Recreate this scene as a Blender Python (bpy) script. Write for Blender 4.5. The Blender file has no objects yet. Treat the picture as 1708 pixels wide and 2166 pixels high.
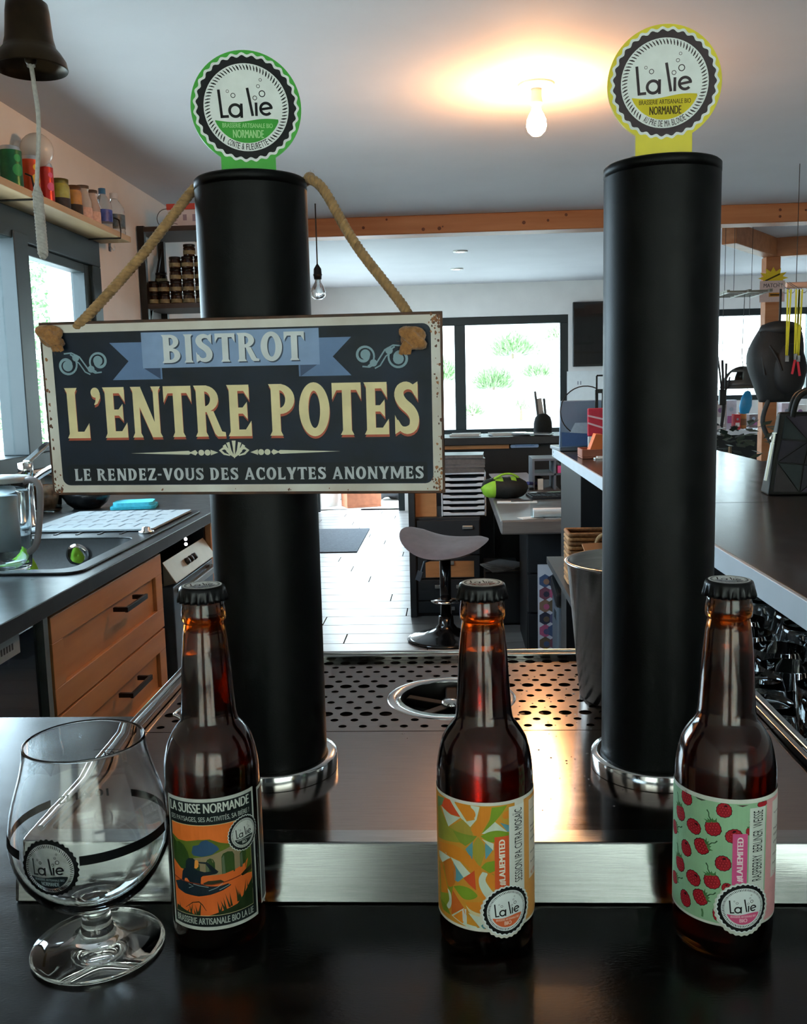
import bpy, bmesh, math, random
from mathutils import Vector, Matrix
from mathutils.geometry import tessellate_polygon
random.seed(7)
PI = math.pi
SC = bpy.context.scene
COL = SC.collection

# ------------------------------------------------------------------ camera
W, H, F = 1708.0, 2166.0, 2000.0
CAMZ = 0.345                                    # lens height over the bar counter (counter top is z = 0)
_y = Vector((950 - W/2, H/2 - 815, -F)).normalized()          # world depth axis seen from the camera
_t = math.radians(1.0)
_u = Vector((-math.sin(_t), math.cos(_t), 0))
_z = (_u - _y * _u.dot(_y)).normalized()
_x = _y.cross(_z)
ROT = Matrix((_x, _y, _z))
cam = bpy.data.cameras.new('camera')
cam.sensor_fit = 'HORIZONTAL'; cam.sensor_width = 36.0
cam.lens = F / W * 36.0
cam.clip_start = 0.02; cam.clip_end = 200
cam_o = bpy.data.objects.new('camera', cam); COL.objects.link(cam_o)
cam_o.matrix_world = Matrix.Translation((0, 0, CAMZ)) @ ROT.to_4x4()
SC.camera = cam_o

# ------------------------------------------------------------------ view, world, daylight
SC.view_settings.view_transform = 'Standard'
SC.view_settings.look = 'None'
SC.view_settings.gamma = 1.0
SC.view_settings.use_curve_mapping = False
SC.view_settings.exposure = 1.6
SC.cycles.use_denoising = True
SC.cycles.use_adaptive_sampling = True
SC.cycles.adaptive_threshold = 0.025
SC.cycles.max_bounces = 12
SC.cycles.diffuse_bounces = 4
SC.cycles.glossy_bounces = 6
SC.cycles.transmission_bounces = 12
SC.cycles.transparent_max_bounces = 24
SC.cycles.caustics_reflective = False
SC.cycles.caustics_refractive = True
SC.cycles.sample_clamp_indirect = 6.0
SKY = 7.0
wd = bpy.data.worlds.new('overcast'); SC.world = wd; wd.use_nodes = True
nt = wd.node_tree; nt.nodes.clear()
tc = nt.nodes.new('ShaderNodeTexCoord'); nz = nt.nodes.new('ShaderNodeTexNoise'); nz.inputs['Scale'].default_value = 2.2
rp = nt.nodes.new('ShaderNodeValToRGB'); bg = nt.nodes.new('ShaderNodeBackground'); out = nt.nodes.new('ShaderNodeOutputWorld')
rp.color_ramp.elements[0].color = (0.58, 0.76, 0.95, 1); rp.color_ramp.elements[1].color = (0.76, 0.90, 1.0, 1)
nt.links.new(tc.outputs['Generated'], nz.inputs['Vector']); nt.links.new(nz.outputs['Fac'], rp.inputs['Fac'])
nt.links.new(rp.outputs['Color'], bg.inputs['Color']); bg.inputs['Strength'].default_value = SKY
nt.links.new(bg.outputs['Background'], out.inputs['Surface'])

def portal(name, loc, rot, sx, sy):             # guides sky sampling through a window opening, emits nothing
    l = bpy.data.lights.new(name, 'AREA'); l.shape = 'RECTANGLE'; l.size = sx; l.size_y = sy
    l.cycles.is_portal = True
    o = bpy.data.objects.new(name, l); COL.objects.link(o); o.location = loc; o.rotation_euler = rot
    return o

# ------------------------------------------------------------------ measuring: a ray through a photo point met with a plane of the room
def _ray(px, py): return ROT @ Vector(((px - W/2)/F, (H/2 - py)/F, -1.0))
def az(px, py, z):
    d = _ray(px, py); return Vector((0, 0, CAMZ)) + d*((z - CAMZ)/d.z)
def ay(px, py, y):
    d = _ray(px, py); return Vector((0, 0, CAMZ)) + d*(y/d.y)
def ax(px, py, x):
    d = _ray(px, py); return Vector((0, 0, CAMZ)) + d*(x/d.x)

# ------------------------------------------------------------------ materials
def lin(h, a=1.0):
    if not isinstance(h, str): return (h[0], h[1], h[2], a)
    h = h.lstrip('#'); c = [int(h[i:i+2], 16)/255 for i in (0, 2, 4)]
    return tuple([(v/12.92 if v <= 0.04045 else ((v+0.055)/1.055)**2.4) for v in c] + [a])
_M = {}
def M(name, col='#808080', rough=0.5, metal=0.0, noise=None, bump=None, trans=0.0, ior=1.45, coat=0.0, emit=None, col2=None, stretch=None, alpha=None, sheen=0.0, spec=None, aniso=None, rnoise=None):
    if name in _M: return _M[name]
    m = bpy.data.materials.new(name); m.use_nodes = True; t = m.node_tree
    b = t.nodes['Principled BSDF']; I = b.inputs
    I['Base Color'].default_value = lin(col); I['Roughness'].default_value = rough; I['Metallic'].default_value = metal
    I['Transmission Weight'].default_value = trans; I['IOR'].default_value = ior; I['Coat Weight'].default_value = coat
    if sheen: I['Sheen Weight'].default_value = sheen
    if spec is not None: I['Specular IOR Level'].default_value = spec
    if alpha is not None: I['Alpha'].default_value = alpha
    if aniso: I['Anisotropic'].default_value = aniso
    if emit:
        I['Emission Color'].default_value = lin(emit[0]); I['Emission Strength'].default_value = emit[1]
    if noise or bump or rnoise:
        tc = t.nodes.new('ShaderNodeTexCoord'); mp = t.nodes.new('ShaderNodeMapping')
        t.links.new(tc.outputs['Object'], mp.inputs['Vector'])
        if stretch: mp.inputs['Scale'].default_value = stretch
    if noise:
        n = t.nodes.new('ShaderNodeTexNoise'); n.inputs['Scale'].default_value = noise[0]; n.inputs['Detail'].default_value = 6
        t.links.new(mp.outputs['Vector'], n.inputs['Vector'])
        r = t.nodes.new('ShaderNodeValToRGB'); c = lin(col)
        r.color_ramp.elements[0].position = 0.3; r.color_ramp.elements[1].position = 0.7
        d = noise[1]
        r.color_ramp.elements[0].color = lin(col2) if col2 else (c[0]*(1-d), c[1]*(1-d), c[2]*(1-d), 1)
        r.color_ramp.elements[1].color = c if col2 else (min(1, c[0]*(1+d)), min(1, c[1]*(1+d)), min(1, c[2]*(1+d)), 1)
        t.links.new(n.outputs['Fac'], r.inputs['Fac']); t.links.new(r.outputs['Color'], I['Base Color'])
    if rnoise:
        n3 = t.nodes.new('ShaderNodeTexNoise'); n3.inputs['Scale'].default_value = rnoise[0]; n3.inputs['Detail'].default_value = 5
        t.links.new(mp.outputs['Vector'], n3.inputs['Vector'])
        mr = t.nodes.new('ShaderNodeMapRange'); mr.inputs['To Min'].default_value = rough - rnoise[1]; mr.inputs['To Max'].default_value = rough + rnoise[1]
        t.links.new(n3.outputs['Fac'], mr.inputs['Value']); t.links.new(mr.outputs['Result'], I['Roughness'])
    if bump:
        n2 = t.nodes.new('ShaderNodeTexNoise'); n2.inputs['Scale'].default_value = bump[0]; n2.inputs['Detail'].default_value = 4
        t.links.new(mp.outputs['Vector'], n2.inputs['Vector'])
        bp = t.nodes.new('ShaderNodeBump'); bp.inputs['Strength'].default_value = bump[1]; bp.inputs['Distance'].default_value = 0.002
        t.links.new(n2.outputs['Fac'], bp.inputs['Height']); t.links.new(bp.outputs['Normal'], I['Normal'])
    _M[name] = m; return m
def pane_mat(name, tint=(0.92, 0.97, 0.97), refl=0.06):     # thin window glass: mostly clear, some mirror by angle
    if name in _M: return _M[name]
    m = bpy.data.materials.new(name); m.use_nodes = True; t = m.node_tree; t.nodes.clear()
    o = t.nodes.new('ShaderNodeOutputMaterial'); mx = t.nodes.new('ShaderNodeMixShader')
    a = t.nodes.new('ShaderNodeBsdfTransparent'); a.inputs['Color'].default_value = (*tint, 1)
    g = t.nodes.new('ShaderNodeBsdfGlossy'); g.inputs['Roughness'].default_value = 0.02
    lw = t.nodes.new('ShaderNodeLayerWeight'); lw.inputs['Blend'].default_value = 0.5
    pw = t.nodes.new('ShaderNodeMath'); pw.operation = 'POWER'; pw.inputs[1].default_value = 5.0
    ma = t.nodes.new('ShaderNodeMath'); ma.operation = 'MULTIPLY_ADD'; ma.inputs[1].default_value = 0.9; ma.inputs[2].default_value = 0.03
    t.links.new(lw.outputs['Facing'], pw.inputs[0]); t.links.new(pw.outputs[0], ma.inputs[0]); t.links.new(ma.outputs[0], mx.inputs['Fac'])
    t.links.new(a.outputs[0], mx.inputs[1]); t.links.new(g.outputs[0], mx.inputs[2])
    t.links.new(mx.outputs[0], o.inputs['Surface']); _M[name] = m; return m
def curtain_mat(name, col, tr):
    m = bpy.data.materials.new(name); m.use_nodes = True; t = m.node_tree; t.nodes.clear()
    o = t.nodes.new('ShaderNodeOutputMaterial'); mx = t.nodes.new('ShaderNodeMixShader'); mx.inputs['Fac'].default_value = 0.5
    a = t.nodes.new('ShaderNodeBsdfTranslucent'); a.inputs['Color'].default_value = lin(tr); d = t.nodes.new('ShaderNodeBsdfDiffuse'); d.inputs['Color'].default_value = lin(col)
    t.links.new(a.outputs[0], mx.inputs[1]); t.links.new(d.outputs[0], mx.inputs[2]); t.links.new(mx.outputs[0], o.inputs['Surface']); return m
def brushed(name, col, rough, scale=(1, 1, 1), amt=0.1, ns=60, bumpv=0.05):
    return M(name, col, rough, 1.0, noise=(ns, 0.10), bump=(ns*2, bumpv), stretch=scale, rnoise=(ns*0.2, amt))
def wood(name, c1, c2, rough=0.45, sc=6.0, stretch=(1, 8, 8), coat=0.0):
    return M(name, c1, rough, noise=(sc, 0.3), col2=c2, stretch=stretch, bump=(sc*6, 0.08), coat=coat)

# ------------------------------------------------------------------ mesh builder
class B:
    def __init__(s): s.v = []; s.f = []; s.m = []; s.sm = []
    def add(s, vs, fs, mi=0, smooth=False):
        o = len(s.v); s.v += [Vector(p) for p in vs]
        for f in fs: s.f.append([o + i for i in f]); s.m.append(mi); s.sm.append(smooth)
        return s
    def box(s, x0, x1, y0, y1, z0, z1, mi=0):
        return s.add([(x0,y0,z0),(x1,y0,z0),(x1,y1,z0),(x0,y1,z0),(x0,y0,z1),(x1,y0,z1),(x1,y1,z1),(x0,y1,z1)],
                     [(0,3,2,1),(4,5,6,7),(0,1,5,4),(1,2,6,5),(2,3,7,6),(3,0,4,7)], mi)
    def obox(s, c, size, rot=(0,0,0), mi=0):
        from mathutils import Euler
        R = Euler(rot).to_matrix(); h = Vector(size)/2; c = Vector(c)
        vs = [c + R @ Vector((sx*h.x, sy*h.y, sz*h.z)) for sz in (-1,1) for sx, sy in ((-1,-1),(1,-1),(1,1),(-1,1))]
        return s.add(vs, [(0,3,2,1),(4,5,6,7),(0,1,5,4),(1,2,6,5),(2,3,7,6),(3,0,4,7)], mi)
    def bar(s, a, b, w, d=None, mi=0, up=(0,0,1)):          # rectangular bar from a to b
        a = Vector(a); b = Vector(b); d = d or w; t = (b-a).normalized(); u = Vector(up)
        if abs(t.dot(u)) > 0.98: u = Vector((0,1,0))
        n = t.cross(u).normalized(); m = n.cross(t)
        vs = [p + n*(sx*w/2) + m*(sy*d/2) for p in (a, b) for sx, sy in ((-1,-1),(1,-1),(1,1),(-1,1))]
        return s.add(vs, [(0,1,2,3),(7,6,5,4),(0,4,5,1),(1,5,6,2),(2,6,7,3),(3,7,4,0)], mi)
    def lathe(s, prof, n=32, mi=0, c=(0,0,0), caps=True, smooth=True, a0=0, a1=2*PI):
        cx, cy, cz = c; full = abs(a1-a0-2*PI) < 1e-6; k = n if full else n+1; vs = []; fs = []
        for r, z in prof:
            for i in range(k):
                a = a0 + (a1-a0)*i/n; vs.append((cx+r*math.cos(a), cy+r*math.sin(a), cz+z))
        for j in range(len(prof)-1):
            for i in range(n):
                i2 = (i+1) % k
                fs.append((j*k+i, j*k+i2, (j+1)*k+i2, (j+1)*k+i))
        s.add(vs, fs, mi, smooth)
        if caps and full:
            if prof[0][0] > 1e-6: s.add(vs[:k], [tuple(reversed(range(k)))], mi)
            if prof[-1][0] > 1e-6: s.add(vs[-k:], [tuple(range(k))], mi)
        return s
    def tube(s, path, r, n=10, mi=0, closed=False, smooth=True):
        P = [Vector(p) for p in path]; L = len(P); vs = []; fs = []
        u = None
        for i in range(L):
            t = (P[(i+1) % L]-P[i-1]) if closed else (P[min(i+1, L-1)]-P[max(i-1, 0)])
            t.normalize()
            if u is None:
                u = Vector((0,0,1)) if abs(t.z) < 0.9 else Vector((0,1,0))
            u = (u - t*u.dot(t)).normalized(); w = t.cross(u)
            rr = r[i] if isinstance(r, (list, tuple)) else r
            for k in range(n):
                a = 2*PI*k/n; vs.append(P[i] + u*(rr*math.cos(a)) + w*(rr*math.sin(a)))
        m = L if closed else L-1
        for i in range(m):
            for k in range(n):
                fs.append((i*n+k, i*n+(k+1) % n, ((i+1) % L)*n+(k+1) % n, ((i+1) % L)*n+k))
        s.add(vs, fs, mi, smooth)
        if not closed:
            s.add(vs[:n], [tuple(reversed(range(n)))], mi); s.add(vs[-n:], [tuple(range(n))], mi)
        return s
    def prism(s, poly, z0, z1, holes=(), mi=0):              # polygon in xy extruded in z
        loops = [[Vector((p[0], p[1], 0)) for p in poly]] + [[Vector((p[0], p[1], 0)) for p in h] for h in holes]
        tris = tessellate_polygon(loops); flat = [p for l in loops for p in l]; n = len(flat)
        def orient(t):
            a, b, c = (flat[i] for i in t); return t if (b-a).cross(c-a).z > 0 else (t[0], t[2], t[1])
        tris = [orient(t) for t in tris]
        vs = [(p.x, p.y, z1) for p in flat] + [(p.x, p.y, z0) for p in flat]
        fs = [tuple(t) for t in tris] + [(t[0]+n, t[2]+n, t[1]+n) for t in tris]
        o = 0
        for l in loops:
            k = len(l); ar = sum(l[i].x*l[(i+1) % k].y-l[(i+1) % k].x*l[i].y for i in range(k)); outer = (o == 0)
            ccw = ar > 0
            for i in range(k):
                j = (i+1) % k
                q = (o+i+n, o+j+n, o+j, o+i)
                fs.append(q if ccw == outer else tuple(reversed(q)))
            o += k
        return s.add(vs, fs, mi)
    def sphere(s, c, r, n=20, m=12, mi=0, sz=(1,1,1)):
        prof = [(max(1e-7, r*math.sin(PI*j/m)), -r*math.cos(PI*j/m)) for j in range(m+1)]
        o = len(s.v); s.lathe(prof, n, mi, caps=False)
        for i in range(o, len(s.v)):
            p = s.v[i]; s.v[i] = Vector((c[0]+p.x*sz[0], c[1]+p.y*sz[1], c[2]+p.z*sz[2]))
        return s
    def xf(s, mat, o=0):
        for i in range(o, len(s.v)): s.v[i] = mat @ s.v[i]
        return s
    def mesh(s, name):
        me = bpy.data.meshes.new(name); me.from_pydata([tuple(p) for p in s.v], [], s.f)
        me.polygons.foreach_set('material_index', s.m); me.polygons.foreach_set('use_smooth', s.sm); me.update()
        return me
    def obj(s, name, mats, parent=None, loc=(0,0,0), rot=(0,0,0), bevel=0, seg=2, sub=0, solid=0):
        me = s.mesh(name); o = bpy.data.objects.new(name, me); COL.objects.link(o)
        for m in (mats if isinstance(mats, (list, tuple)) else [mats]): me.materials.append(m)
        o.location = loc; o.rotation_euler = rot
        if parent: o.parent = parent
        if bevel:
            b = o.modifiers.new('b', 'BEVEL'); b.width = bevel; b.segments = seg; b.limit_method = 'ANGLE'; b.angle_limit = 0.6
        if solid:
            d = o.modifiers.new('s', 'SOLIDIFY'); d.thickness = solid
        if sub:
            d = o.modifiers.new('d', 'SUBSURF'); d.levels = sub; d.render_levels = sub
        return o
def tag(o, label=None, cat=None, group=None, kind=None):
    if label: o['label'] = label
    if cat: o['category'] = cat
    if group: o['group'] = group
    if kind: o['kind'] = kind
    return o
def thing(name, label, cat, loc=(0,0,0), rz=0.0, group=None):
    o = bpy.data.objects.new(name, None); COL.objects.link(o); o.empty_display_size = 0.02
    o.location = loc; o.rotation_euler = (0, 0, rz); return tag(o, label, cat, group)
def struct(o): o['kind'] = 'structure'; return o
def dup(root, loc, rz=None, label=None):
    r = root.copy(); COL.objects.link(r); r.location = loc
    if rz is not None: r.rotation_euler = (0, 0, rz)
    if label: r['label'] = label
    for ch in list(root.children):
        c = ch.copy(); COL.objects.link(c); c.parent = r
        for g in list(ch.children):
            d = g.copy(); COL.objects.link(d); d.parent = c
    return r
def rbox(w, d, z0, z1, r, n=5):                              # rounded rectangle prism centred on xy
    b = B(); b.prism(rrect(-w/2, -d/2, w/2, d/2, r, n), z0, z1); return b
def rrect(x0, y0, x1, y1, r, n=5):
    pts = []
    for cx, cy, a in ((x1-r, y0+r, -PI/2), (x1-r, y1-r, 0), (x0+r, y1-r, PI/2), (x0+r, y0+r, PI)):
        for i in range(n+1):
            t = a + PI/2*i/n; pts.append((cx+r*math.cos(t), cy+r*math.sin(t)))
    return pts
def circ(cx, cy, r, n=24, a0=0.0, a1=2*PI, ry=None):
    ry = r if ry is None else ry; full = abs(a1-a0-2*PI) < 1e-6; k = n if full else n+1
    return [(cx+r*math.cos(a0+(a1-a0)*i/n), cy+ry*math.sin(a0+(a1-a0)*i/n)) for i in range(k)]
def bez(pts, n=8):                                           # smooth open curve through points (Catmull-Rom)
    P = [Vector(p) for p in pts]; out = []
    for i in range(len(P)-1):
        p0 = P[max(i-1, 0)]; p1 = P[i]; p2 = P[i+1]; p3 = P[min(i+2, len(P)-1)]
        for k in range(n):
            t = k/n
            out.append(0.5*((2*p1)+(p2-p0)*t+(2*p0-5*p1+4*p2-p3)*t*t+(3*p1-p0-3*p2+p3)*t**3))
    out.append(P[-1]); return out

# ------------------------------------------------------------------ flat print: coloured shapes laid on a plane or wrapped round a cylinder
_TX = {}
def text_geo(s, bold=0.0):
    bold = 0.0; k = (s, bold)
    if k in _TX: return _TX[k]
    c = bpy.data.curves.new('t', 'FONT'); c.body = s; c.size = 1.0; c.offset = bold; c.resolution_u = 3
    o = bpy.data.objects.new('t', c); COL.objects.link(o)
    dg = bpy.context.evaluated_depsgraph_get(); me = bpy.data.meshes.new_from_object(o.evaluated_get(dg))
    vs = [(v.co.x, v.co.y) for v in me.vertices]; fs = [tuple(p.vertices) for p in me.polygons]
    bpy.data.objects.remove(o); bpy.data.curves.remove(c); bpy.data.meshes.remove(me)
    x0 = min(v[0] for v in vs); x1 = max(v[0] for v in vs); y0 = min(v[1] for v in vs); y1 = max(v[1] for v in vs)
    _TX[k] = ([((x-x0)/(x1-x0), (y-y0)/(y1-y0)) for x, y in vs], fs); return _TX[k]
class Art:
    def __init__(s): s.items = []; s.cols = []
    def ci(s, c):
        if c not in s.cols: s.cols.append(c)
        return s.cols.index(c)
    def poly(s, pts, col, lay=1, holes=()):
        loops = [[Vector((p[0], p[1], 0)) for p in pts]] + [[Vector((p[0], p[1], 0)) for p in h] for h in holes]
        tr = tessellate_polygon(loops); fl = [(p.x, p.y) for l in loops for p in l]
        s.items.append((fl, [tuple(t) for t in tr], s.ci(col), lay)); return s
    def rect(s, x0, y0, x1, y1, col, lay=1): return s.poly([(x0,y0),(x1,y0),(x1,y1),(x0,y1)], col, lay)
    def ring(s, cx, cy, r0, r1, col, lay=1, n=28, a0=0.0, a1=2*PI, ry=1.0):
        full = abs(a1-a0-2*PI) < 1e-6; k = n+1; vs = []; fs = []
        for i in range(k):
            a = a0+(a1-a0)*i/n
            vs += [(cx+r0*math.cos(a), cy+r0*ry*math.sin(a)), (cx+r1*math.cos(a), cy+r1*ry*math.sin(a))]
        for i in range(n): fs.append((2*i, 2*i+1, 2*i+3, 2*i+2))
        s.items.append((vs, fs, s.ci(col), lay)); return s
    def line(s, pts, w, col, lay=1):
        P = [Vector((p[0], p[1])) for p in pts]; vs = []; fs = []
        for i, p in enumerate(P):
            t = (P[min(i+1, len(P)-1)]-P[max(i-1, 0)]).normalized(); n = Vector((-t.y, t.x))
            ww = w[i] if isinstance(w, (list, tuple)) else w
            vs += [tuple(p+n*ww/2), tuple(p-n*ww/2)]
        for i in range(len(P)-1): fs.append((2*i, 2*i+1, 2*i+3, 2*i+2))
        s.items.append((vs, fs, s.ci(col), lay)); return s
    def text(s, st, x0, y0, x1, y1, col, lay=2, bold=0.0, f=None):
        v, fs = text_geo(st); e = bold*3.2*(x1-x0)/max(1, len(st))
        for i, dx in enumerate((-e, 0, e) if e else (0,)):
            q = [(x0+dx+a*(x1-x0), y0+b*(y1-y0)) for a, b in v]
            if f: q = [f(p) for p in q]
            s.items.append((q, fs, s.ci(col), lay+.04*i))
        return s
    def merge(s, other, f, dl=0):
        for v, fs, c, l in other.items: s.items.append(([f(p) for p in v], fs, s.ci(other.cols[c]), l+dl))
        return s
    def build(s, name, parent, mapf, mats, eps=0.00006, step=None, loc=(0,0,0), rot=(0,0,0)):
        bm = bmesh.new()
        for v, fs, c, l in s.items:
            bv = [bm.verts.new((p[0], p[1], l*eps)) for p in v]
            for f in fs:
                if len(set(f)) < 3: continue
                try: bf = bm.faces.new([bv[i] for i in f])
                except ValueError: continue
                bf.material_index = c; bf.normal_update()
                if bf.normal.z < 0: bf.normal_flip()
        if step:
            xs = [v.co.x for v in bm.verts]; a = min(xs); b = max(xs); k = 1
            while a+k*step < b:
                bmesh.ops.bisect_plane(bm, geom=bm.verts[:]+bm.edges[:]+bm.faces[:], plane_co=(a+k*step, 0, 0), plane_no=(1, 0, 0)); k += 1
        for v in bm.verts: v.co = Vector(mapf(v.co.x, v.co.y, v.co.z))
        me = bpy.data.meshes.new(name); bm.to_mesh(me); bm.free()
        for c in s.cols: me.materials.append(mats(c))
        o = bpy.data.objects.new(name, me); COL.objects.link(o); o.parent = parent; o.location = loc; o.rotation_euler = rot
        return o
def ink(c): return M('ink_' + c.strip('#'), c, 0.5, noise=(90, 0.05), spec=.22)
def ink_gloss(c): return M('print_' + c.strip('#'), c, 0.25, noise=(60, 0.05), coat=0.3)
# ------------------------------------------------------------------ lettering and emblem
def _stem(x, w=.19, y0=0.0, y1=1.0, s=.05, fl=.09):
    return [(x-s,y0),(x+w+s,y0),(x+w,y0+fl),(x+w,y1-fl),(x+w+s,y1),(x-s,y1),(x,y1-fl),(x,y0+fl)]
def _arc(xc, yc, ro, ryo, ri, ryi, a0, a1, n=14):
    a = [math.radians(a0+(a1-a0)*i/n) for i in range(n+1)]
    return [(xc+ro*math.cos(t), yc+ryo*math.sin(t)) for t in a] + [(xc+ri*math.cos(t), yc+ryi*math.sin(t)) for t in reversed(a)]
def _stroke(pts, ws):
    P = [Vector((p[0], p[1], 0)) for p in pts]; L = []; Rr = []
    for i, p in enumerate(P):
        t = (P[min(i+1, len(P)-1)]-P[max(i-1, 0)]).normalized(); n = Vector((-t.y, t.x, 0)); w = ws[i]/2
        L.append((p.x+n.x*w, p.y+n.y*w)); Rr.append((p.x-n.x*w, p.y-n.y*w))
    return L + Rr[::-1]
def _S():
    p = bez([(.47,.74,0),(.42,.87,0),(.29,.925,0),(.16,.87,0),(.125,.74,0),(.20,.60,0),(.36,.46,0),(.44,.31,0),(.41,.14,0),(.28,.075,0),(.15,.12,0),(.08,.27,0)], 3)
    w0 = [.04,.10,.15,.18,.20,.205,.21,.20,.18,.15,.10,.04]; ws = []
    for i in range(11):
        for k in range(3): ws.append(w0[i]+(w0[i+1]-w0[i])*k/3)
    ws.append(w0[-1])
    q = [(_p.x, _p.y) for _p in p]; st = _stroke(q, ws); n = len(q); L, R = st[:n], st[n:][::-1]
    pieces = [[L[i], L[i+1], R[i+1], R[i]] for i in range(n-1)]
    return pieces + [[(.52,1.0),(.52,.64),(.43,.78),(.40,.93)], [(.03,0),(.03,.37),(.11,.22),(.15,.07)]]
def _armt(x0, w): return [(x0,.88),(w-.12,.88),(w,.70),(w,1.0),(x0,1.0)]
def _armb(x0, w): return [(x0,0),(w+.03,0),(w+.03,.30),(w-.10,.13),(x0,.13)]
def _mid(x0, w): return [(x0,.44),(w-.13,.44),(w-.03,.33),(w-.03,.67),(w-.13,.56),(x0,.56)]
GL = {
 'L': (.55, lambda: [_stem(.06), _armb(.2,.50)]),
 'E': (.58, lambda: [_stem(.06), _armt(.2,.50), _mid(.2,.48), _armb(.2,.50)]),
 'N': (.70, lambda: [_stem(.06,.14), _stem(.52,.12), [(.01,1.0),(.24,1.0),(.64,0),(.46,0),(.08,.88)]]),
 'T': (.62, lambda: [_stem(.215,.19), [(.0,1.0),(.62,1.0),(.62,.68),(.52,.86),(.10,.86),(.0,.68)]]),
 'R': (.68, lambda: [_stem(.06), _arc(.24,.74,.31,.26,.13,.145,-90,90), [(.2,1.0),(.26,1.0),(.26,.885),(.2,.885)], [(.2,.48),(.26,.48),(.26,.595),(.2,.595)], [(.27,.50),(.43,.50),(.60,.10),(.68,.08),(.68,0),(.50,0),(.44,.06)]]),
 'P': (.60, lambda: [_stem(.06), _arc(.24,.71,.33,.29,.13,.17,-90,90), [(.2,1.0),(.26,1.0),(.26,.88),(.2,.88)], [(.2,.42),(.26,.42),(.26,.54),(.2,.54)]]),
 'O': (.68, lambda: [_arc(.34,.5,.33,.52,.125,.36,-180,0,20), _arc(.34,.5,.33,.52,.125,.36,0,180,20)]),
 'S': (.58, _S),
 'B': (.64, lambda: [_stem(.06), _arc(.28,.755,.27,.245,.10,.135,-90,90), _arc(.28,.265,.31,.265,.12,.15,-90,90), [(.2,1.0),(.29,1.0),(.29,.89),(.2,.89)], [(.2,.51),(.29,.51),(.29,.62),(.2,.62)], [(.2,.415),(.29,.415),(.29,.51),(.2,.51)], [(.2,0),(.29,0),(.29,.115),(.2,.115)]]),
 'I': (.32, lambda: [_stem(.065)]),
 'D': (.68, lambda: [_stem(.06), _arc(.28,.5,.35,.5,.14,.37,-90,90,18), [(.2,1.0),(.29,1.0),(.29,.87),(.2,.87)], [(.2,0),(.29,0),(.29,.13),(.2,.13)]]),
 'Z': (.58, lambda: [[(.03,1.0),(.55,1.0),(.55,.88),(.14,.88),(.03,.70)], [(.03,0),(.57,0),(.57,.30),(.45,.13),(.03,.13)], [(.34,.88),(.55,.88),(.25,.13),(.03,.13)]]),
 'V': (.68, lambda: [[(.0,1.0),(.25,1.0),(.44,.20),(.36,0),(.26,0)], [(.50,1.0),(.68,1.0),(.42,0),(.34,0),(.38,.25)]]),
 'U': (.68, lambda: [[(.02,1.0),(.29,1.0),(.25,.92),(.25,.30),(.06,.30),(.06,.92)], [(.44,1.0),(.68,1.0),(.63,.92),(.63,.30),(.49,.30),(.49,.92)], _arc(.345,.30,.285,.31,.13,.18,180,360)]),
 'A': (.72, lambda: [[(.0,0),(.22,0),(.18,.08),(.38,.80),(.34,1.0),(.28,1.0),(.05,.08)], [(.44,0),(.72,0),(.67,.08),(.42,1.0),(.28,1.0),(.32,.80),(.48,.08)], [(.20,.24),(.46,.24),(.44,.36),(.22,.36)]]),
 'C': (.62, lambda: [_arc(.33,.5,.32,.52,.12,.38,55,305,26), [(.58,1.0),(.58,.60),(.48,.72),(.44,.92)], [(.58,.02),(.60,.32),(.50,.22),(.46,.08)]]),
 'Y': (.66, lambda: [[(.235,.40),(.235,.08),(.19,0),(.47,0),(.425,.08),(.425,.40)], [(.0,1.0),(.27,1.0),(.43,.44),(.41,.36),(.25,.36)], [(.46,1.0),(.66,1.0),(.425,.38),(.31,.38)]]),
 'M': (.90, lambda: [_stem(.05,.13), _stem(.70,.17), [(.02,1.0),(.25,1.0),(.50,.24),(.42,.06)], [(.66,1.0),(.87,1.0),(.52,.06),(.42,.06),(.40,.22)]]),
 '-': (.34, lambda: [[(.04,.40),(.30,.40),(.30,.54),(.04,.54)]]),
 "'": (.22, lambda: [circ(.11,.90,.10,16), _stroke([(.17,.90),(.17,.80),(.13,.70),(.08,.66)], [.10,.10,.06,.02])]),
 ' ': (.24, lambda: [])}
def slab(A, text, x0, y0, x1, y1, col, lay, dx=0.0, dy=0.0, sp=.05):
    tw = sum(GL[c][0]+sp for c in text)-sp; kx = (x1-x0)/tw; ky = y1-y0; x = 0.0
    for c in text:
        w, fn = GL[c]
        for i, pl in enumerate(fn()): A.poly([(x0+(x+p[0])*kx+dx, y0+p[1]*ky+dy) for p in pl], col, lay+i*.02)
        x += w+sp

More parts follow.
